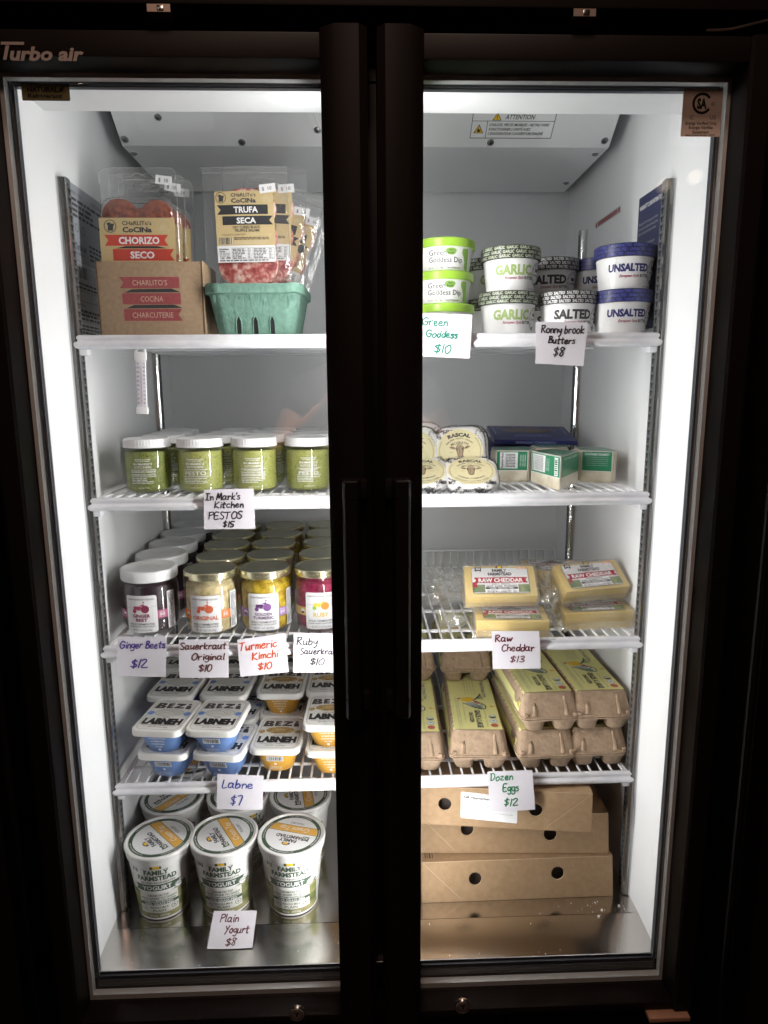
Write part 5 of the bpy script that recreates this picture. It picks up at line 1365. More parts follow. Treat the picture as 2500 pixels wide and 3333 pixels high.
dup(lbB, (-.3980, .4270, ZL), (0, 0, R(-3)), 'lower blue labneh tub in the third row back, leftmost')
dup(lbB, (-.2940, .4240, ZL), (0, 0, R(-3)), 'lower blue labneh tub in the third row back, second from the left')
ly1 = labneh('y', 'single amber labneh tub at the front with everything seed artwork on its lid', (-.1765, .1790, ZL), R(-4))
ly2 = labneh('y', 'upper amber labneh tub of the front stack beside the door post', (-.0820, .1660, ZL + hgt), R(-2)); lab_claims(ly2)
dup(ly2, (-.0780, .1660, ZL), (0, 0, R(-3)), 'lower amber labneh tub of the front stack beside the door post')
dup(ly2, (-.1800, .2940, ZL + hgt), (0, 0, R(-3)), 'upper amber labneh tub behind the single front one, below the orange tag')
dup(ly2, (-.1780, .3020, ZL), (0, 0, R(-3)), 'lower amber labneh tub behind the single front one')
dup(ly1, (-.0860, .2960, ZL + hgt), (0, 0, R(-2)), 'upper amber labneh tub behind the stack beside the door post')
dup(ly1, (-.0850, .2980, ZL), (0, 0, R(-2)), 'lower amber labneh tub behind the stack beside the door post')
dup(ly1, (-.1880, .4250, ZL + hgt), (0, 0, R(-3)), 'amber labneh lid in the third row back, behind the orange tag')
dup(ly1, (-.0900, .4250, ZL + hgt), (0, 0, R(-3)), 'amber labneh lid in the third row back, beside the door post')

# ---- egg cartons
M_egg = mat('grey_brown_pulp', (.40, .30, .215), .88, bump=(200, .6), noise_=(110, [(.3, (.30, .21, .14)), (.7, (.41, .30, .205))]))
M_eggy = mat('yellow_egg_label', (.79, .77, .33), .5); M_eggred = flat('badge_red', (.52, .12, .08)); M_eggb = flat('badge_blue', (.20, .36, .52))


def egg_carton(label, loc, rot, stamp=True):
    t = thing('egg_carton', label, 'egg carton', loc, rot, 'dozen egg cartons of brown pulp')
    W, L, zr, zt = .1080, .292, .026, .0665       # rim width, length, rim height, top height; front face at y = 0
    mb = MB()
    def ring(w_, y0, y1, z, r=.012, wob=0):
        cx, cy = 0, (y0 + y1) / 2
        return [(x + wob * .0007 * noise.noise(Vector((i * .7, z * 99, 1))), y, z + wob * .0008 * noise.noise(Vector((i * .6, 4, 1)))) for i, (x, y) in enumerate(rrect(w_, y1 - y0, r, 6, cx, cy))]
    mb.loft([ring(W - .006, .003, L - .003, zr - .001), ring(W + .002, -.001, L + .001, zr, .012, 1), ring(W + .002, -.001, L + .001, zr + .0016, .012, 1), ring(W - .002, .002, L - .002, zr + .0030), ring(W - .012, .0165, L - .0165, zt - .006, .014), ring(W - .019, .0210, L - .0210, zt - .0006, .012), ring(W - .024, .0240, L - .0240, zt, .010)], M_egg)
    mb.build('carton_lid', t, smooth=.5)
    mb = MB()   # raised flutes and corner catches on the two ends
    for e in (0, 1):
        fy = (lambda y: y) if e == 0 else (lambda y: L - y)
        for s in (-1, 1):
            mb.tube([(s * .0300, fy(.0040), zr + .004), (s * .0285, fy(.0120), zr + .019), (s * .0265, fy(.0185), zt - .006)], [.0052, .0046, .0030], M_egg, 8)
            mb.box(min(s * .041, s * .048), max(s * .041, s * .048), min(fy(.0005), fy(.007)), max(fy(.0005), fy(.007)), zr + .002, zr + .0095, M_egg, bev=.0018)
    mb.build('lid_flutes', t, kind='stuff')
    mb = MB(); rnd = random.Random(8)
    mb.loft([ring(W - .004, .001, L - .001, zr - .0042, .012, 1), ring(W + .0005, -.0015, L + .0015, zr - .0034, .012, 1), ring(W + .0005, -.0015, L + .0015, zr - .0014, .012, 1), ring(W - .004, .002, L - .002, zr - .0010)], M_egg)
    for i in range(6):
        for s in (-1, 1):
            cx = s * .0262; cy = .0215 + i * .0498
            rg = []
            for z, w_, r_ in ((0, .026, .007), (.0015, .031, .009), (.013, .038, .011), (zr - .003, .0460, .013)):
                rg.append([(x, y, z) for x, y in rrect(w_, w_ * .98, r_, 3, cx + s * (.0018 if z > .01 else 0), cy)])
            mb.loft(rg, M_egg)
    mb.build('egg_cups', t, smooth=.7, kind='stuff')
    # printed wrap over the top and both sides
    d = Dec(); z2 = zt + .0002; y0, y1 = .0245, L - .0245
    hw = W / 2 - .0098
    def wrapf(u, v):       # u across, v along the carton from the front
        a = abs(u); s = 1 if u >= 0 else -1; flatw = .0435
        if a <= flatw: return (u, v, zt + .0002 - .0004 * (a / flatw) ** 4), (0, 0, 1)
        q = a - flatw; lenS = .0405; f = q / lenS
        x = flatw + .0008 + (W / 2 - .0015 - flatw) * f ** .9; z = zt - .0008 - (zt - zr - .004) * f
        return (s * (x + .0008), v, z), (s * .95, 0, .3)
    d.poly([(-.0435, y0), (.0435, y0), (.0435, y1), (-.0435, y1)], M_eggy, 0)
    for s in (-1, 1):
        hole = [(s * (.064 + .0100 * math.cos(a)), .050 + .0135 * math.sin(a)) for a in [2 * PI * i / 16 for i in range(16)]]
        x0_, x1_ = sorted((s * .0435, s * .083))
        d.rect(x0_, x1_, y0, y1, M_eggy, 0)
        d.poly(hole, M_egg, 1); it = d.items[-1]
        d.ring(s * .064, .050, .0105, .0006, M_kraft2, 2, 16, ry=.0142)
        hole2 = [(x, y + .19) for x, y in hole]; d.poly(hole2, M_egg, 1)
        d.text('Fresh Organic Eggs', s * .055, .118, .0095, M_grey, w=.075, bold=.03, ang=-PI / 2 if s < 0 else -PI / 2, lay=2)
        # little chick and grass on the side
        d.disc(s * .072, .034, .0045, M_yel, 2, 12); [d.stroke([(s * .076, .028 + k * .0025), (s * .062, .029 + k * .003), (s * .054, .030 + k * .002)], .0008, M_leafd, 3) for k in range(4)]
        d.micro(min(s * .078, s * .082), max(s * .078, s * .082), .06, .25, 60, M_grey, 2)
    A = -PI / 2         # print reads towards the back
    def T(tx, across, along, h, m, w_=None, **k): d.text(tx, across, along, h, m, w=w_, ang=-PI / 2, lay=2, **k)
    T('GRADE A LARGE', .0050, .0640, .0105, M_dark, .068, bold=.05); T('ONE DOZEN', -.0080, .0700, .0074, M_dark, .040, bold=.05)
    T('NET WT. 24 OZ (1 LB 8 OZ) 680 g', .0185, .0640, .0030, M_grey, .062); 
    for k, ww in ((-.0330, .130), (-.0290, .120), (-.0200, .075)): T('PRODUCED ON PASTURE • KEEP REFRIGERATED AT OR BELOW 45° F', k, .090, .0026, M_grey, ww)
    for k in range(4): T('These hens are pasture raised and fed', -.010 + k * .006, .200, .0026, M_grey, .070)
    T('Fresh Organic Eggs', .0270, .190, .0085, M_grey, .075, bold=.03)
    for i, (m, m2) in enumerate(((M_label, M_leafd), (M_label, M_eggb), (M_eggred, M_eggy))):
        yy = .0720 - i * .0165; d.disc(.0310, yy, .0070, m2 if i < 2 else m, 2, 18); d.disc(.0310, yy, .0060, m, 3, 18)
        if i == 0: d.poly([(.0310 + .0056 * math.cos(a), yy + .0056 * math.sin(a)) for a in [PI + PI * k / 8 for k in range(9)]], M_leafd, 4); d.poly([(.0310 + .0056 * math.cos(a), yy + .0056 * math.sin(a)) for a in [PI * k / 8 for k in range(9)]], M_label, 4)
        if i == 1: d.poly([(.0275, yy), (.0300, yy + .003), (.0330, yy + .0015), (.0345, yy - .002), (.031, yy - .001)], M_eggb, 4)
    # hen on the lid: body, striped wing, comb, tail
    hx, hy = .000, .128
    d.poly([(hx - .022, hy + .010), (hx - .020, hy + .022), (hx - .008, hy + .026), (hx + .004, hy + .020), (hx + .004, hy + .008), (hx - .010, hy + .004)], M_yel, 2)
    d.burst(hx - .0260, hy + .0185, .0048, M_eggred, 3, 5, .6)
    d.poly([(hx - .020, hy - .002), (hx - .004, hy - .018), (hx + .018, hy - .026), (hx + .020, hy - .012), (hx + .004, hy + .008)], M_label, 3)
    for k in range(6): d.stroke([(hx - .018 + k * .004, hy - .001 + k * .001), (hx - .002 + k * .0035, hy - .018 - k * .001)], .0018, M_leafd, 4); d.stroke([(hx + .002 + k * .003, hy - .022 + k * .0035), (hx + .018, hy - .024 + k * .0045)], .0016, M_leafd, 4)
    d.stroke([(hx + .004, hy + .006), (hx + .022, hy - .010), (hx + .020, hy - .026), (hx + .004, hy - .022), (hx - .020, hy - .001)], .0020, M_leafd, 5)
    for k in range(5): d.stroke([(hx + .002, hy + .010), (hx + .010 + k * .001, hy + .018 + k * .003), (hx + .022 - k * .001, hy + .016 + k * .006)], .0022, M_leafd, 5)
    d.disc(hx + .006, hy + .004, .0042, M_eggred, 5, 10); d.disc(hx + .011, hy - .001, .0035, M_eggred, 5, 10); d.burst(hx + .0350, hy - .014, .0060, M_yel, 3, 8, .45)
    mb = MB(); d.to(mb, wrapf, .014, eps=.00015); mb.build('printed_wrap', t, smooth=None)
    if stamp:
        d = Dec(); d.text('SIGN', -.0110, 0, .0040, M_dark, w=.009); d.text('6 2 130', .008, 0, .0056, M_dark, w=.022)
        nrm = Vector((0, -.92, .39)); mb = MB(); d.to(mb, lambda u, v: (Vector((u + .004, .0112, zr + .020)) + Vector((0, .39, .92)) * v + nrm * .0006, nrm)); mb.build('date_stamp', t, smooth=None)
    return t


M_leafd = flat('dark_green_ink', (.05, .10, .06))
ZE = ST[3] + .0005
e1 = egg_carton('lower egg carton of the second column, left of the tall stacks', (.1860, .1270, ZE), (0, 0, R(-3.5)))
dup(e1, (.0700, .1240, ZE), (0, 0, R(-2)), 'egg carton half hidden by the door post, front left')
dup(e1, (.3080, .1240, ZE), (0, 0, R(1.5)), 'lower egg carton of the left tall stack with a date stamp')
dup(e1, (.4050, .1290, ZE), (0, 0, R(.5)), 'lower egg carton of the right tall stack, beside the fridge wall')
e2 = egg_carton('upper egg carton of the left tall stack, yellow lid partly behind the raw cheddar tag', (.3140, .1300, ZE + .0690), (0, 0, R(2.0)), False)
dup(e2, (.4105, .1330, ZE + .0690), (0, 0, R(1.0)), 'upper egg carton of the right tall stack, beside the fridge wall')
dup(e2, (.1960, .3450, ZE + .0695), (0, 0, R(-2)), 'upper egg carton set back on the second column, only its brown end showing')
dup(e2, (.0780, .3500, ZE + .0695), (0, 0, R(1)), 'upper egg carton set back beside the door post, dim brown end showing')

# ================================================================ floor: yogurt and pastry boxes
M_yt = mat('yogurt_tub_white', (.78, .78, .765), .3); M_dgreen = flat('dark_green_label', (.045, .085, .05)); M_amber = flat('amber_band', (.75, .42, .08)); M_offw = flat('off_white_panel', (.70, .70, .66))
M_field = mat('field_print', (.25, .30, .08), .4, noise_=(28, [(.35, (.09, .11, .04)), (.5, (.20, .21, .08)), (.65, (.34, .31, .15)), (.8, (.22, .10, .06))], (1, 1, 2)))


def yogurt(label, loc, rz, lid_ang):
    t = thing('yogurt_tub', label, 'yogurt tub', loc, (0, 0, rz), 'tubs of plain yogurt')
    rb, rt = .0435, .0560
    mb = MB(); mb.lathe([(rb - .004, .0), (rb, .0008), (rb + .0006, .003), (rb, .0045), (rt, .118), (rt + .001, .121)], M_yt, 60); mb.build('tub', t)
    mb = MB(); mb.lathe([(rt + .0020, .1175), (rt + .0035, .1180), (rt + .0045, .1290), (rt + .0052, .1300), (rt + .0052, .1330), (rt + .004, .1345), (rt + .0010, .1345), (rt - .0005, .1325), (.02, .1325)], M_yt, 60); mb.build('lid', t)
    # lid print
    d = Dec(); ro = rt - .0025
    d.disc(0, 0, ro, M_dgreen, 0, 48); d.disc(0, 0, ro - .0068, M_label, 1, 48)
    for a in range(0, 360, 90): d.text(('NO THICKENERS OR GUMS', 'IT’S NATURAL', 'LOW-TEMP VAT PASTEURIZED', 'NON-HOMOGENIZED')[a // 90], (ro - .0034) * math.sin(R(a)), (ro - .0034) * math.cos(R(a)), .0026, M_label, w=.046, bold=.015, lay=2, ang=-R(a), arc=ro - .0034)
    ca = ro - .0070
    def chord(y): return math.sqrt(max(ca * ca - y * y, 0))
    ya, yb_ = -.0230, -.0040
    d.poly([(-chord(ya), ya), (chord(ya), ya), (chord((ya + yb_) / 2), (ya + yb_) / 2), (chord(yb_), yb_), (-chord(yb_), yb_), (-chord((ya + yb_) / 2), (ya + yb_) / 2)], M_amber, 2)
    for y in (ya, yb_): d.rect(-chord(y), chord(y), y - .0005, y + .0005, M_dgreen, 3)
    d.text('Cream Top', 0, (ya + yb_) / 2, .0110, M_white, w=.056, shear=.3, bold=.0, lay=3); d.text('YOGURT', 0, -.0300, .0055, M_dark, w=.028, lay=2, bold=.01)
    farm_logo(d, .000, .0130, 1.25, M_dark, 2, False); d.poly([(-.036, .0020), (-.024, .0020), (-.024, .0140), (-.030, .0120), (-.036, .0140)], M_dgreen, 2); d.text('A2', -.0300, .0070, .0060, M_white, w=.0095, bold=.03, lay=3)
    ca_, sa_ = math.cos(lid_ang), math.sin(lid_ang)
    mb = MB(); d.to(mb, lambda u, v: ((u * ca_ - v * sa_, u * sa_ + v * ca_, .1326), (0, 0, 1)), eps=.00014); mb.build('lid_print', t, smooth=None)
    rf = lin(.0045, rb, .118, rt); d = Dec()
    farm_logo(d, 0, .0960, 1.48, M_dgreen, 1, False); d.text('CERTIFIED REGENERATIVE', 0, .0810, .0036, M_dgreen, w=.056, bold=.02)
    d.poly([(-.041, .1090), (-.030, .1090), (-.030, .1010), (-.0355, .1030), (-.041, .1010)], M_dgreen, 1); d.text('A2', -.0355, .1060, .0036, M_white, w=.006, bold=.03, lay=2)
    for s in (-1, 1): d.text(('SINCE' if s < 0 else 'EST. 17'), s * .0190, .1085, .0018, M_dgreen, w=.010)
    # farm landscape round the lower half
    land = [(-.10, .0045), (.10, .0045), (.10, .058), (.070, .062), (.045, .060), (.038, .066), (.030, .062), (.018, .055), (-.018, .055), (-.035, .060), (-.05, .066), (-.075, .060), (-.10, .062)]
    d.poly(land, M_field, 0)
    d.stroke([(-.05, .066), (-.035, .061), (-.015, .0565), (.015, .0565), (.030, .063), (.038, .067), (.05, .061)], .0012, M_grey, 1)
    d.poly([(.030, .062), (.0345, .068), (.040, .0635), (.044, .068), (.048, .062)], M_dark, 1)
    d.poly([(-.044, .056), (-.034, .056), (-.036, .060), (-.041, .061)], M_dark, 1)
    d.rect(.048, .082, .012, .112, M_offw, 1); d.micro(.050, .080, .020, .108, 26, M_grey, 2, seed=7, hgt=.45)
    d.rect(-.085, -.052, .012, .112, M_offw, 1); d.micro(-.083, -.054, .02, .108, 26, M_grey, 2, seed=9, hgt=.45)
    ribbon(d, -.0370, .0370, .0635, .0775, M_dgreen, 2, 0, .004); d.text('YOGURT', -.001, .0705, .0088, M_label, w=.046, bold=.025, lay=3)
    d.disc(.0330, .0655, .0068, M_label, 4, 18); d.ring(.0330, .0655, .0062, .0007, M_dgreen, 5, 18); d.text('USDA', .033, .0670, .0022, M_dgreen, lay=5, bold=.02)
    d.rect(-.0305, .0305, .0155, .0585, M_offw, 2); d.text('CREAM ON TOP', 0, .0540, .0042, M_dgreen, w=.032, bold=.02, lay=3)
    d.text('A2/A2: EASIER TO DIGEST', 0, .0478, .0042, M_dgreen, w=.057, bold=.02, lay=3); d.text('LOW-TEMP PASTEURIZED', 0, .0418, .0040, M_dgreen, w=.053, bold=.02, lay=3)
    d.rect(-.0312, .0312, .0328, .0388, M_dgreen, 3); d.text('100% GRASS FED', 0, .0358, .0044, M_label, w=.044, bold=.025, lay=4)
    d.text('WHOLE MILK', 0, .0275, .0042, M_dgreen, w=.029, bold=.015, lay=3); d.text('PLAIN', 0, .0208, .0052, M_dgreen, w=.019, bold=.01, lay=3)
    for x in (-.0225, .0235): d.ring(x, .0255, .0050, .0009, M_dgreen if x > 0 else M_grey, 3, 18); d.disc(x, .0255, .0022, M_grey, 3, 8)
    d.poly([(-.020, .006), (.004, .006), (.008, .012), (-.002, .015), (-.018, .012)], flat('barn_red', (.25, .06, .04)), 1) if False else None
    d.text('32oz. (907g)', 0, .0100, .0040, M_label, w=.030, bold=.01, lay=2)
    mb = MB(); d.to(mb, lambda u, v, g=cyl(rf): g(u * 1.12, v), .008); mb.build('tub_label', t, smooth=None)
    mb = MB(); d = Dec(); a0 = R(-38)
    fn = cyl(lambda v: rt + .0008, a0); mb.add([fn(-.010, .1165)[0], fn(.007, .1150)[0], fn(.004, .1060)[0], tuple(Vector(fn(-.012, .108)[0]) * 1.0 + Vector((-.004, -.003, 0)))], [(0, 3, 2, 1)], M_vac); mb.build('seal_tail', t, smooth=None)
    return t


ZY = ZF + .0005
yg = []
for i, (x, y, rz, la, lb) in enumerate(((-.3915, .1275, 7, R(127), 'left yogurt tub of the front row, its amber lid band slanting'), (-.2775, .1315, 4, R(117), 'middle yogurt tub of the front row, above the plain yogurt tag'), (-.1545, .1265, 1, R(162), 'right yogurt tub of the front row, beside the door post'))):
    yg.append(yogurt(lb, (x, y, ZY), R(rz), la - R(0)))
dup(yogurt('left yogurt tub of the rear row, lid band reading upwards to the right', (-.4020, .2520, ZY), R(25), R(28)), (-.395, .385, ZY), (0, 0, R(30)), 'yogurt tub in the third row at the left, mostly hidden under the shelf')
dup(yg[1], (-.2740, .2540, ZY), (0, 0, R(40)), 'middle yogurt tub of the rear row, behind the labne tag')
yogurt('right yogurt tub of the rear row, beside the door post', (-.1490, .2490, ZY), R(18), R(82))

# pastry boxes
M_box = mat('brown_pastry_box', (.33, .215, .12), .7, bump=(120, .12), noise_=(90, [(.3, (.295, .19, .10)), (.7, (.36, .24, .138))]))
M_perf = flat('perforation_line', (.52, .39, .26)); M_hole = flat('hole_shade', (.022, .014, .010)); M_holeedge = flat('hole_edge', (.50, .36, .22))


def pastry(label, loc, rot, wd, holes, perf=(True, True), lean=.013):
    t = thing('pastry_box', label, 'pastry box', loc, rot, 'stacked brown pastry boxes')
    H, D = .0735, .300; h2 = wd / 2
    # front panel with two real finger holes: ring of quads round each hole
    mb = MB(); outer = []
    cols = [-h2] + sum([[hx - .020, hx + .020] for hx, hz in holes], []) + [h2]
    for k in range(0, len(cols) - 1):
        x0, x1 = cols[k], cols[k + 1]
        if k % 2 == 0:
            mb.add([(x0, 0, 0), (x1, 0, 0), (x1, 0, H), (x0, 0, H)], [(0, 1, 2, 3)], M_box)
        else:
            hx, hz = holes[k // 2]; r = .0118; n = 32; sq = []; ci = []
            for i in range(n):
                a = 2 * PI * i / n; c, s = math.cos(a), math.sin(a)
                kx = (x1 - hx) if c > 0 else (hx - x0); kz = (H - hz) if s > 0 else hz
                f = min(kx / abs(c) if abs(c) > 1e-6 else 9, kz / abs(s) if abs(s) > 1e-6 else 9)
                sq.append((hx + c * f, 0, hz + s * f)); ci.append((hx + r * c, 0, hz + r * s))
            # snap nearest rays to the four corners
            for cxn, czn in ((x0, 0), (x1, 0), (x0, H), (x1, H)):
                j = min(range(n), key=lambda q: (sq[q][0] - cxn) ** 2 + (sq[q][2] - czn) ** 2); sq[j] = (cxn, 0, czn)
            vs = sq + ci + [(p[0], .0016, p[2]) for p in ci]
            mb.add(vs, [(i, (i + 1) % n, n + (i + 1) % n, n + i) for i in range(n)], M_box)
            mb.add(vs, [(n + i, n + (i + 1) % n, 2 * n + (i + 1) % n, 2 * n + i) for i in range(n)], M_holeedge)
    mb.v = [(x, y + lean * z / H, z) for x, y, z in mb.v]; mb.build('front_panel', t, smooth=None)
    mb = MB(); mb.box(-h2, h2, .0017, .0030, 0, .0006, M_box)
    mb.add([(-h2, .002, .0001), (h2, .002, .0001), (h2, D, .0001), (-h2, D, .0001)], [(3, 2, 1, 0)], M_box)
    mb.add([(-h2, lean, H), (h2, lean, H), (h2, D, H), (-h2, D, H)], [(0, 1, 2, 3)], M_box)
    for s in (-1, 1): mb.add([(s * h2, 0, 0), (s * h2, D, 0), (s * h2, D, H), (s * h2, lean, H)], [(0, 1, 2, 3) if s > 0 else (3, 2, 1, 0)], M_box)
    mb.add([(-h2, D, 0), (h2, D, 0), (h2, D, H), (-h2, D, H)], [(3, 2, 1, 0)], M_box)
    mb.build('box_body', t, smooth=None)
    mb = MB(); mb.add([(-h2 + .002, .012, .002), (h2 - .002, .012, .002), (h2 - .002, .012 + lean, H - .002), (-h2 + .002, .012 + lean, H - .002)], [(0, 1, 2, 3)], M_hole); mb.build('hole_shade_sheet', t, smooth=None)  # near-black sheet, the shade behind the finger holes put into its colour
    d = Dec()
    def dash(p, q):
        n = 22
        for i in range(n):
            a = (p[0] + (q[0] - p[0]) * i / n, p[1] + (q[1] - p[1]) * i / n); b = (p[0] + (q[0] - p[0]) * (i + .6) / n, p[1] + (q[1] - p[1]) * (i + .6) / n); d.stroke([a, b], .0009, M_perf, 0, smooth=False)
    if perf[0]: dash((-h2 + .004, H - .004), (-h2 + .072, .004))
    if perf[1]: dash((h2 - .004, H - .004), (h2 - .078, .006))
    d.stroke([(-h2 + .0015, H - .0008), (h2 - .0015, H - .0008)], .0009, M_perf, 0, smooth=False)
    mb = MB(); d.to(mb, lambda u, v: ((u, lean * v / H, v), (0, -1, 0))); mb.build('fold_lines', t, smooth=None, kind='stuff')
    return t


pb1 = pastry('bottom pastry box standing on the steel floor, two finger holes in its front', (.2585, .1065, ZF + .0006), (0, 0, R(.5)), .354, [(-.0790, .0400), (.0740, .0450)], (True, False))
d = Dec(); d.micro(-.170, -.155, .012, .030, 6, M_kraft2, bars=True); d.disc(-.145, .035, .006, M_kraft2, 0, 14)
mb = MB(); d.to(mb, lambda u, v: ((u, v + .010, .0736), (0, 0, 1))); mb.build('box_mark', pb1, smooth=None)
pastry('middle pastry box of the stack, sticking out to the left behind the door post', (.2520, .1340, ZF + .0750), (0, 0, R(-2.6)), .356, [(-.0840, .0440), (.0700, .0350)], (True, False))
pb3 = pastry('topmost pastry box, turned slightly with a white delivery label on its front', (.2090, .1060, ZF + .1495), (0, 0, R(-7.2)), .344, [(-.0870, .0400), (.0740, .0370)], (False, True), .004)
d = Dec(); d.rect(-.0620, .0385, .0140, .0670, M_label, 0, .003); d.text('8/5/2025', -.0510, .0648, .0034, M_dark, w=.014); d.text('BALTHAZAR BAKERY', -.006, .0655, .0034, M_dark, w=.042)
d.text('AM Haymarket Cafe', -.0580, .0575, .0052, M_black, w=.064, bold=.025, align='L'); d.text('Qty   Product', -.0580, .0505, .0036, M_dark, w=.024, align='L'); d.rect(-.0590, .0360, .0535, .0537, M_grey, 1); d.text('1     Croissant, Chocolate, Large, dozen', -.0550, .0442, .0036, M_dark, w=.072, align='L')
d.text('Produced in a facility where milk, eggs, tree nuts, peanuts, and wheat are present', -.0590, .0300, .0020, M_dark, w=.090, align='L'); d.stroke([(-.030, .026), (-.012, .040)], .0003, M_grey)
mb = MB(); d.to(mb, lambda u, v: ((u + .0035, -.0002 + v * .054, (v - .0415) * .94 + .0385 - (u + .01) * .06), (0, -1, 0))); mb.build('delivery_label', pb3, smooth=None)

# ================================================================ handwritten price tags
def price_tag(label, corners, lines, inkc, seed, y=.1025, y2=None, wd=.0021):
    (x0, z0), (x1, z1), (x2, z2), (x3, z3) = corners      # top left, top right, bottom right, bottom left
    cx = (x0 + x1 + x2 + x3) / 4; cz = (z0 + z1 + z2 + z3) / 4; W = (x1 - x0 + x2 - x3) / 2; Hh = math.hypot((z0 - z3 + z1 - z2) / 2, (y2 if y2 is not None else y) - y)
    t = thing('price_tag', label, 'price tag', (cx, y, cz), (0, 0, 0), 'handwritten price tags')
    rnd = random.Random(seed); ph = rnd.uniform(0, 6); yb = (y2 if y2 is not None else y) - y
    def f(u, v):
        a = u / W + .5; b = .5 - v / Hh        # b: 0 at top
        x = (x0 * (1 - a) + x1 * a) * (1 - b) + (x3 * (1 - a) + x2 * a) * b; z = (z0 * (1 - a) + z1 * a) * (1 - b) + (z3 * (1 - a) + z2 * a) * b
        yy = yb * b - .0016 * math.sin(b * PI) + .0012 * math.sin(a * 3 + ph) * (b ** 1.5)
        return Vector((x - cx, yy, z - cz)), Vector((0, -1, 0))
    mb = MB(); n = 8; vs = []; fs = []
    for side in (0, 1):
        for j in range(n + 1):
            for i in range(n + 1):
                p, _ = f((i / n - .5) * W, (.5 - j / n) * Hh); vs.append(p + Vector((0, .00022 * side, 0)))
    m_ = (n + 1) ** 2
    for j in range(n):
        for i in range(n):
            a = j * (n + 1) + i; q = (a, a + n + 1, a + n + 2, a + 1); fs.append(q); fs.append(tuple(k + m_ for k in reversed(q)))
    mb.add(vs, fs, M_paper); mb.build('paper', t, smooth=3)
    ink = INKS[inkc]; d = Dec()
    for k, (tx, u0, u1, vb, cap) in enumerate(lines):
        d.hand(tx, (u0 - .5) * W, (u1 - .5) * W, (.5 - vb) * Hh, cap * Hh, ink, wd, seed=seed * 7 + k)
    mb = MB(); d.to(mb, f, .006, eps=.00016); mb.build('handwriting', t, smooth=None)
    return t


INKS = {k: mat('marker_' + k, c, .5) for k, c in (('teal', (.0, .15, .10)), ('black', (.018, .016, .018)), ('violet', (.045, .022, .20)), ('brown', (.10, .035, .035)), ('orange', (.60, .085, .015)), ('maroon', (.085, .010, .014)), ('green', (.01, .16, .06)), ('blue', (.02, .04, .26)))}
price_tag('tag reading Green Goddess $10 in teal marker on the top shelf', ((.0740, 1.5083), (.1558, 1.5061), (.1524, 1.4396), (.0725, 1.4438)), [('Green', .04, .53, .27, .18), ('Goddess', .12, .74, .55, .16), ('$10', .28, .62, .90, .20)], 'teal', 1, wd=.0022)
price_tag('tag reading Ronnybrook Butters $8 in black marker under the butter tubs', ((.2558, 1.4951), (.3372, 1.4936), (.3337, 1.4269), (.2569, 1.4313)), [('Ronny brook', .09, .94, .26, .18), ('Butters', .24, .78, .50, .15), ('$8', .34, .59, .80, .21)], 'black', 2)
price_tag('tag reading In Marks Kitchen Pestos $15 in black marker under the pesto jars', ((-.2721, 1.2364), (-.1927, 1.2376), (-.1927, 1.1717), (-.2757, 1.1714)), [("In Mark's", .03, .72, .26, .17), ('Kitchen', .20, .78, .46, .16), ('PESTOS', .08, .76, .74, .18), ('$15', .35, .60, .95, .15)], 'black', 3)
price_tag('tag reading Ginger Beets $12 in violet marker', ((-.4275, .9905), (-.3469, .9895), (-.3527, .919), (-.436, .9213)), [('Ginger Beets', .04, .97, .27, .17), ('$12', .27, .63, .77, .22)], 'violet', 4)
price_tag('tag reading Sauerkraut Original $10 in brown marker', ((-.3276, .9844), (-.2445, .9841), (-.2483, .9152), (-.3304, .917)), [('Sauerkraut', .02, .95, .25, .17), ('Original', .25, .92, .52, .17), ('$10', .38, .66, .83, .18)], 'brown', 5)
price_tag('tag reading Turmeric Kimchi $10 in orange marker', ((-.2306, .9825), (-.1499, .992), (-.1468, .9224), (-.2283, .9168)), [('Turmeric', .02, .80, .30, .20), ('Kimchi', .26, .82, .57, .19), ('$10', .36, .66, .86, .18)], 'orange', 6)
price_tag('tag reading Ruby Sauerkraut $10 in black marker, cut off by the door post', ((-.1362, .9918), (-.0560, .9900), (-.0575, .9214), (-.1397, .9214)), [('Ruby', .05, .50, .28, .18), ('Sauerkraut', .13, .98, .52, .15), ('$10', .33, .64, .80, .17)], 'black', 7)
price_tag('tag reading Raw Cheddar $13 in maroon marker', ((.197, .9892), (.2783, .9876), (.283, .9206), (.2012, .9201)), [('Raw', .05, .43, .27, .17), ('Cheddar', .18, .88, .52, .18), ('$13', .34, .66, .82, .17)], 'maroon', 8)
price_tag('tag reading Dozen Eggs $12 in green marker under the egg cartons', ((.1955, .7292), (.2752, .7299), (.2790, .6620), (.1990, .6590)), [('Dozen', .04, .55, .22, .17), ('Eggs', .30, .66, .50, .19), ('$12', .30, .62, .86, .18)], 'green', 9, y2=.0900)
price_tag('tag reading Labne $7 in blue marker under the labneh tubs', ((-.2763, .7378), (-.1963, .7322), (-.2009, .667), (-.2805, .6708)), [('Labne', .09, .77, .37, .22), ('$7', .28, .56, .86, .28)], 'blue', 10)
price_tag('tag reading Plain Yogurt $8 in maroon marker, leaning on the steel floor slope', ((-.2895, .4900), (-.2140, .4880), (-.2140, .4655), (-.2905, .4650)), [('Plain', .17, .60, .28, .20), ('Yogurt', .32, .88, .58, .20), ('$8', .38, .63, .92, .20)], 'maroon', 11, y=.0760, y2=.0200)

# ================================================================ the photographer, seen only as a faint reflection in the panes
M_skin = mat('skin', (.56, .31, .21), .45, noise_=(25, [(.35, (.44, .22, .145)), (.65, (.56, .32, .22))])); M_shirt = mat('dark_shirt', (.02, .02, .024), .9); M_hair = mat('dark_hair', (.03, .018, .012), .6)
pe = thing('person', 'photographer in a dark shirt holding up a phone, reflected in the glass', 'person', (-.01, -1.33, 0))


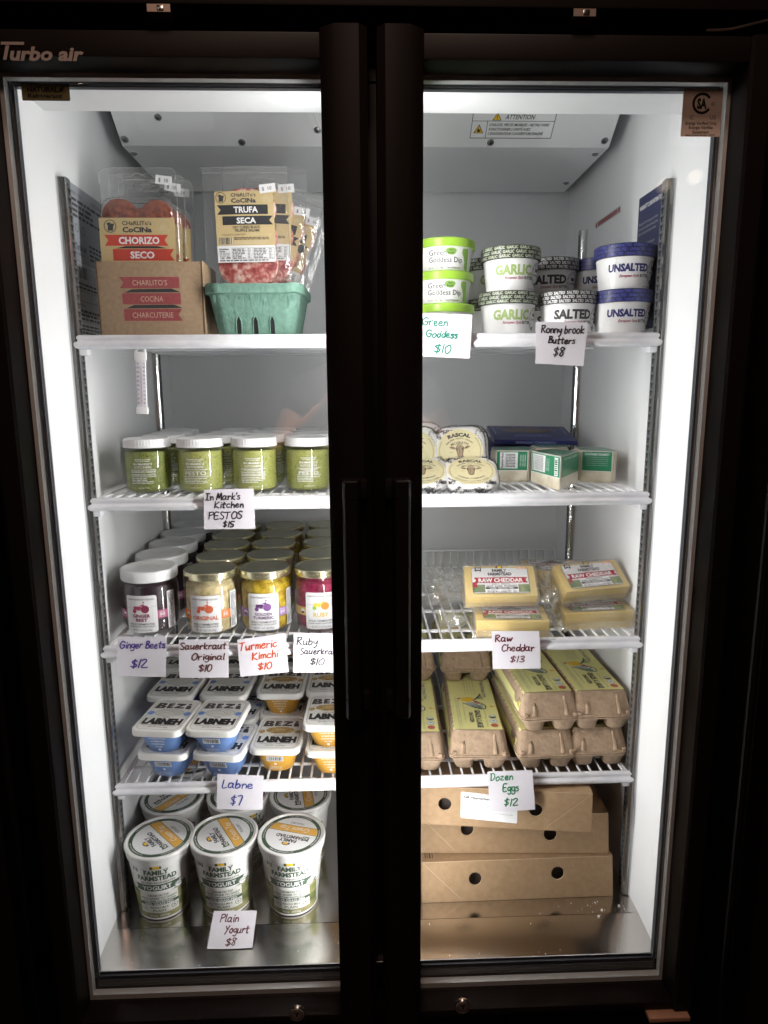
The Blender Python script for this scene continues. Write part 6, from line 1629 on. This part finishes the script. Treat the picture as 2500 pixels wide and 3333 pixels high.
def skin(name, chains, m, parent, sub=2, root=0):
    """chains: lists of (x, y, z, radius) sharing points; grown into one surface"""
    V = []; Ed = []; Rr = []; idx = {}
    for c in chains:
        prev = None
        for (x, y, z, r) in c:
            k = (round(x, 4), round(y, 4), round(z, 4))
            if k not in idx: idx[k] = len(V); V.append((x, y, z)); Rr.append(r)
            i = idx[k]
            if prev is not None and (prev, i) not in Ed and (i, prev) not in Ed: Ed.append((prev, i))
            prev = i
    me = bpy.data.meshes.new(name); me.from_pydata(V, Ed, []); me.materials.append(m)
    o = bpy.data.objects.new(name, me); COL.objects.link(o)
    o.modifiers.new('skin', 'SKIN')
    if not me.skin_vertices:
        bm = bmesh.new(); bm.from_mesh(me); bm.verts.layers.skin.verify(); bm.to_mesh(me); bm.free()
    sv = me.skin_vertices[0].data
    for i, r in enumerate(Rr): r = r if isinstance(r, tuple) else (r, r); sv[i].radius = r
    sv[root].use_root = True
    o.modifiers['skin'].use_smooth_shade = True
    ss = o.modifiers.new('sub', 'SUBSURF'); ss.levels = sub; ss.render_levels = sub
    if parent: o.parent = parent; KIDS.setdefault(parent.name, []).append(o)
    return o


ch = [[(0, 0, .95, (.15, .10)), (0, .0, 1.10, (.135, .095)), (0, -.01, 1.28, (.155, .10)), (0, -.01, 1.40, (.13, .085)), (0, -.005, 1.475, .052), (0, .005, 1.53, .050), (0, .02, 1.60, (.072, .085)), (0, .018, 1.67, (.074, .092)), (0, .010, 1.73, (.060, .072))],
      [(0, .02, 1.60, (.072, .085)), (0, .118, 1.612, .013)]]
for s in (-1, 1):
    ch.append([(0, 0, .95, (.15, .10)), (s * .09, .0, .86, .085), (s * .10, .01, .48, .055), (s * .10, -.01, .28, .052), (s * .10, -.02, .09, .036), (s * .10, .09, .04, .036), (s * .10, .15, .03, .028)])
    hx = {-1: -.086, 1: .070}[s]
    wr = (hx + s * .040, .285, 1.315, .026); pm = (hx + s * .012, .320, 1.352, (.034, .018))
    ch.append([(0, -.01, 1.40, (.13, .085)), (s * .12, -.01, 1.415, .066), (s * .185, .0, 1.39, .056), (s * .245, .06, 1.27, .046), (s * .270, .11, 1.155, .041), (s * .235, .175, 1.205, .043), (s * .170, .25, 1.285, .033), wr, pm])
    for k, (dz, L_) in enumerate(((.030, .9), (.012, 1.0), (-.006, .95), (-.023, .78))):      # four fingers folded round the phone's edge
        bx, by, bz = hx + s * .004, .343, 1.357 + dz
        ch.append([pm, (bx, by, bz, .0095), (bx - s * .014 * L_, by + .018, bz + .004, .0088), (bx - s * .036 * L_, by + .020, bz + .003, .0080), (bx - s * .050 * L_, by + .010, bz + .001, .0068)])
    ch.append([wr, (hx + s * .014, .300, 1.372, .0125), (hx - s * .006, .312, 1.400, .0105), (hx - s * .024, .322, 1.412, .0085)])
bd = skin('body', ch, M_skin, pe)
sh = [[(0, 0, .88, (.215, .150)), (0, .0, 1.10, (.195, .150)), (0, -.01, 1.28, (.215, .150)), (0, -.01, 1.40, (.180, .125)), (0, -.008, 1.455, (.085, .085))]]
for s in (-1, 1): sh.append([(0, -.01, 1.40, (.180, .125)), (s * .12, -.01, 1.415, .092), (s * .187, .0, 1.390, .080), (s * .240, .052, 1.285, .068)])
skin('shirt', sh, M_shirt, pe, 2)
skin('trousers', [[(0, 0, .97, (.16, .11)), (0, 0, .88, (.165, .115))], [(0, 0, .88, (.165, .115)), (-.09, .0, .80, .10), (-.10, .01, .48, .075), (-.10, -.01, .10, .060)], [(0, 0, .88, (.165, .115)), (.09, .0, .80, .10), (.10, .01, .48, .075), (.10, -.01, .10, .060)]], M_shirt, pe, 2)
skin('hair', [[(0, -.045, 1.60, (.080, .075)), (0, -.030, 1.68, (.098, .100)), (0, .000, 1.760, (.085, .095))]], M_hair, pe, 2)
for s in (-1, 1):
    mb = MB(); mb.lathe([(.0, -.011), (.008, -.007), (.011, 0), (.008, .007), (.0, .011)], M_white, 14, Matrix.Translation((s * .030, .098, 1.650))); mb.build('eye', pe)
mb = MB(); mb.box(-.022, .022, .1020, .1090, 1.575, 1.583, M_maroon, bev=.002); mb.build('mouth', pe)
ph_ = thing('phone', 'dark phone held upright in both hands by the photographer, reflected in the glass', 'phone', (-.012, -.9890, 1.352))
mb = MB(); mb.box(-.066, .050, -.0040, .0040, -.062, .056, M_frame2, bev=.003); mb.build('phone_case', ph_)
mb = MB()
for x, z in ((-.028, .040),): mb.lathe([(.009, 0), (.009, .0012), (.006, .0014)], M_slot, 20, Matrix.Translation((x, .0040, z)) @ Matrix.Rotation(-PI / 2, 4, 'X'))
mb.build('phone_lens', ph_)
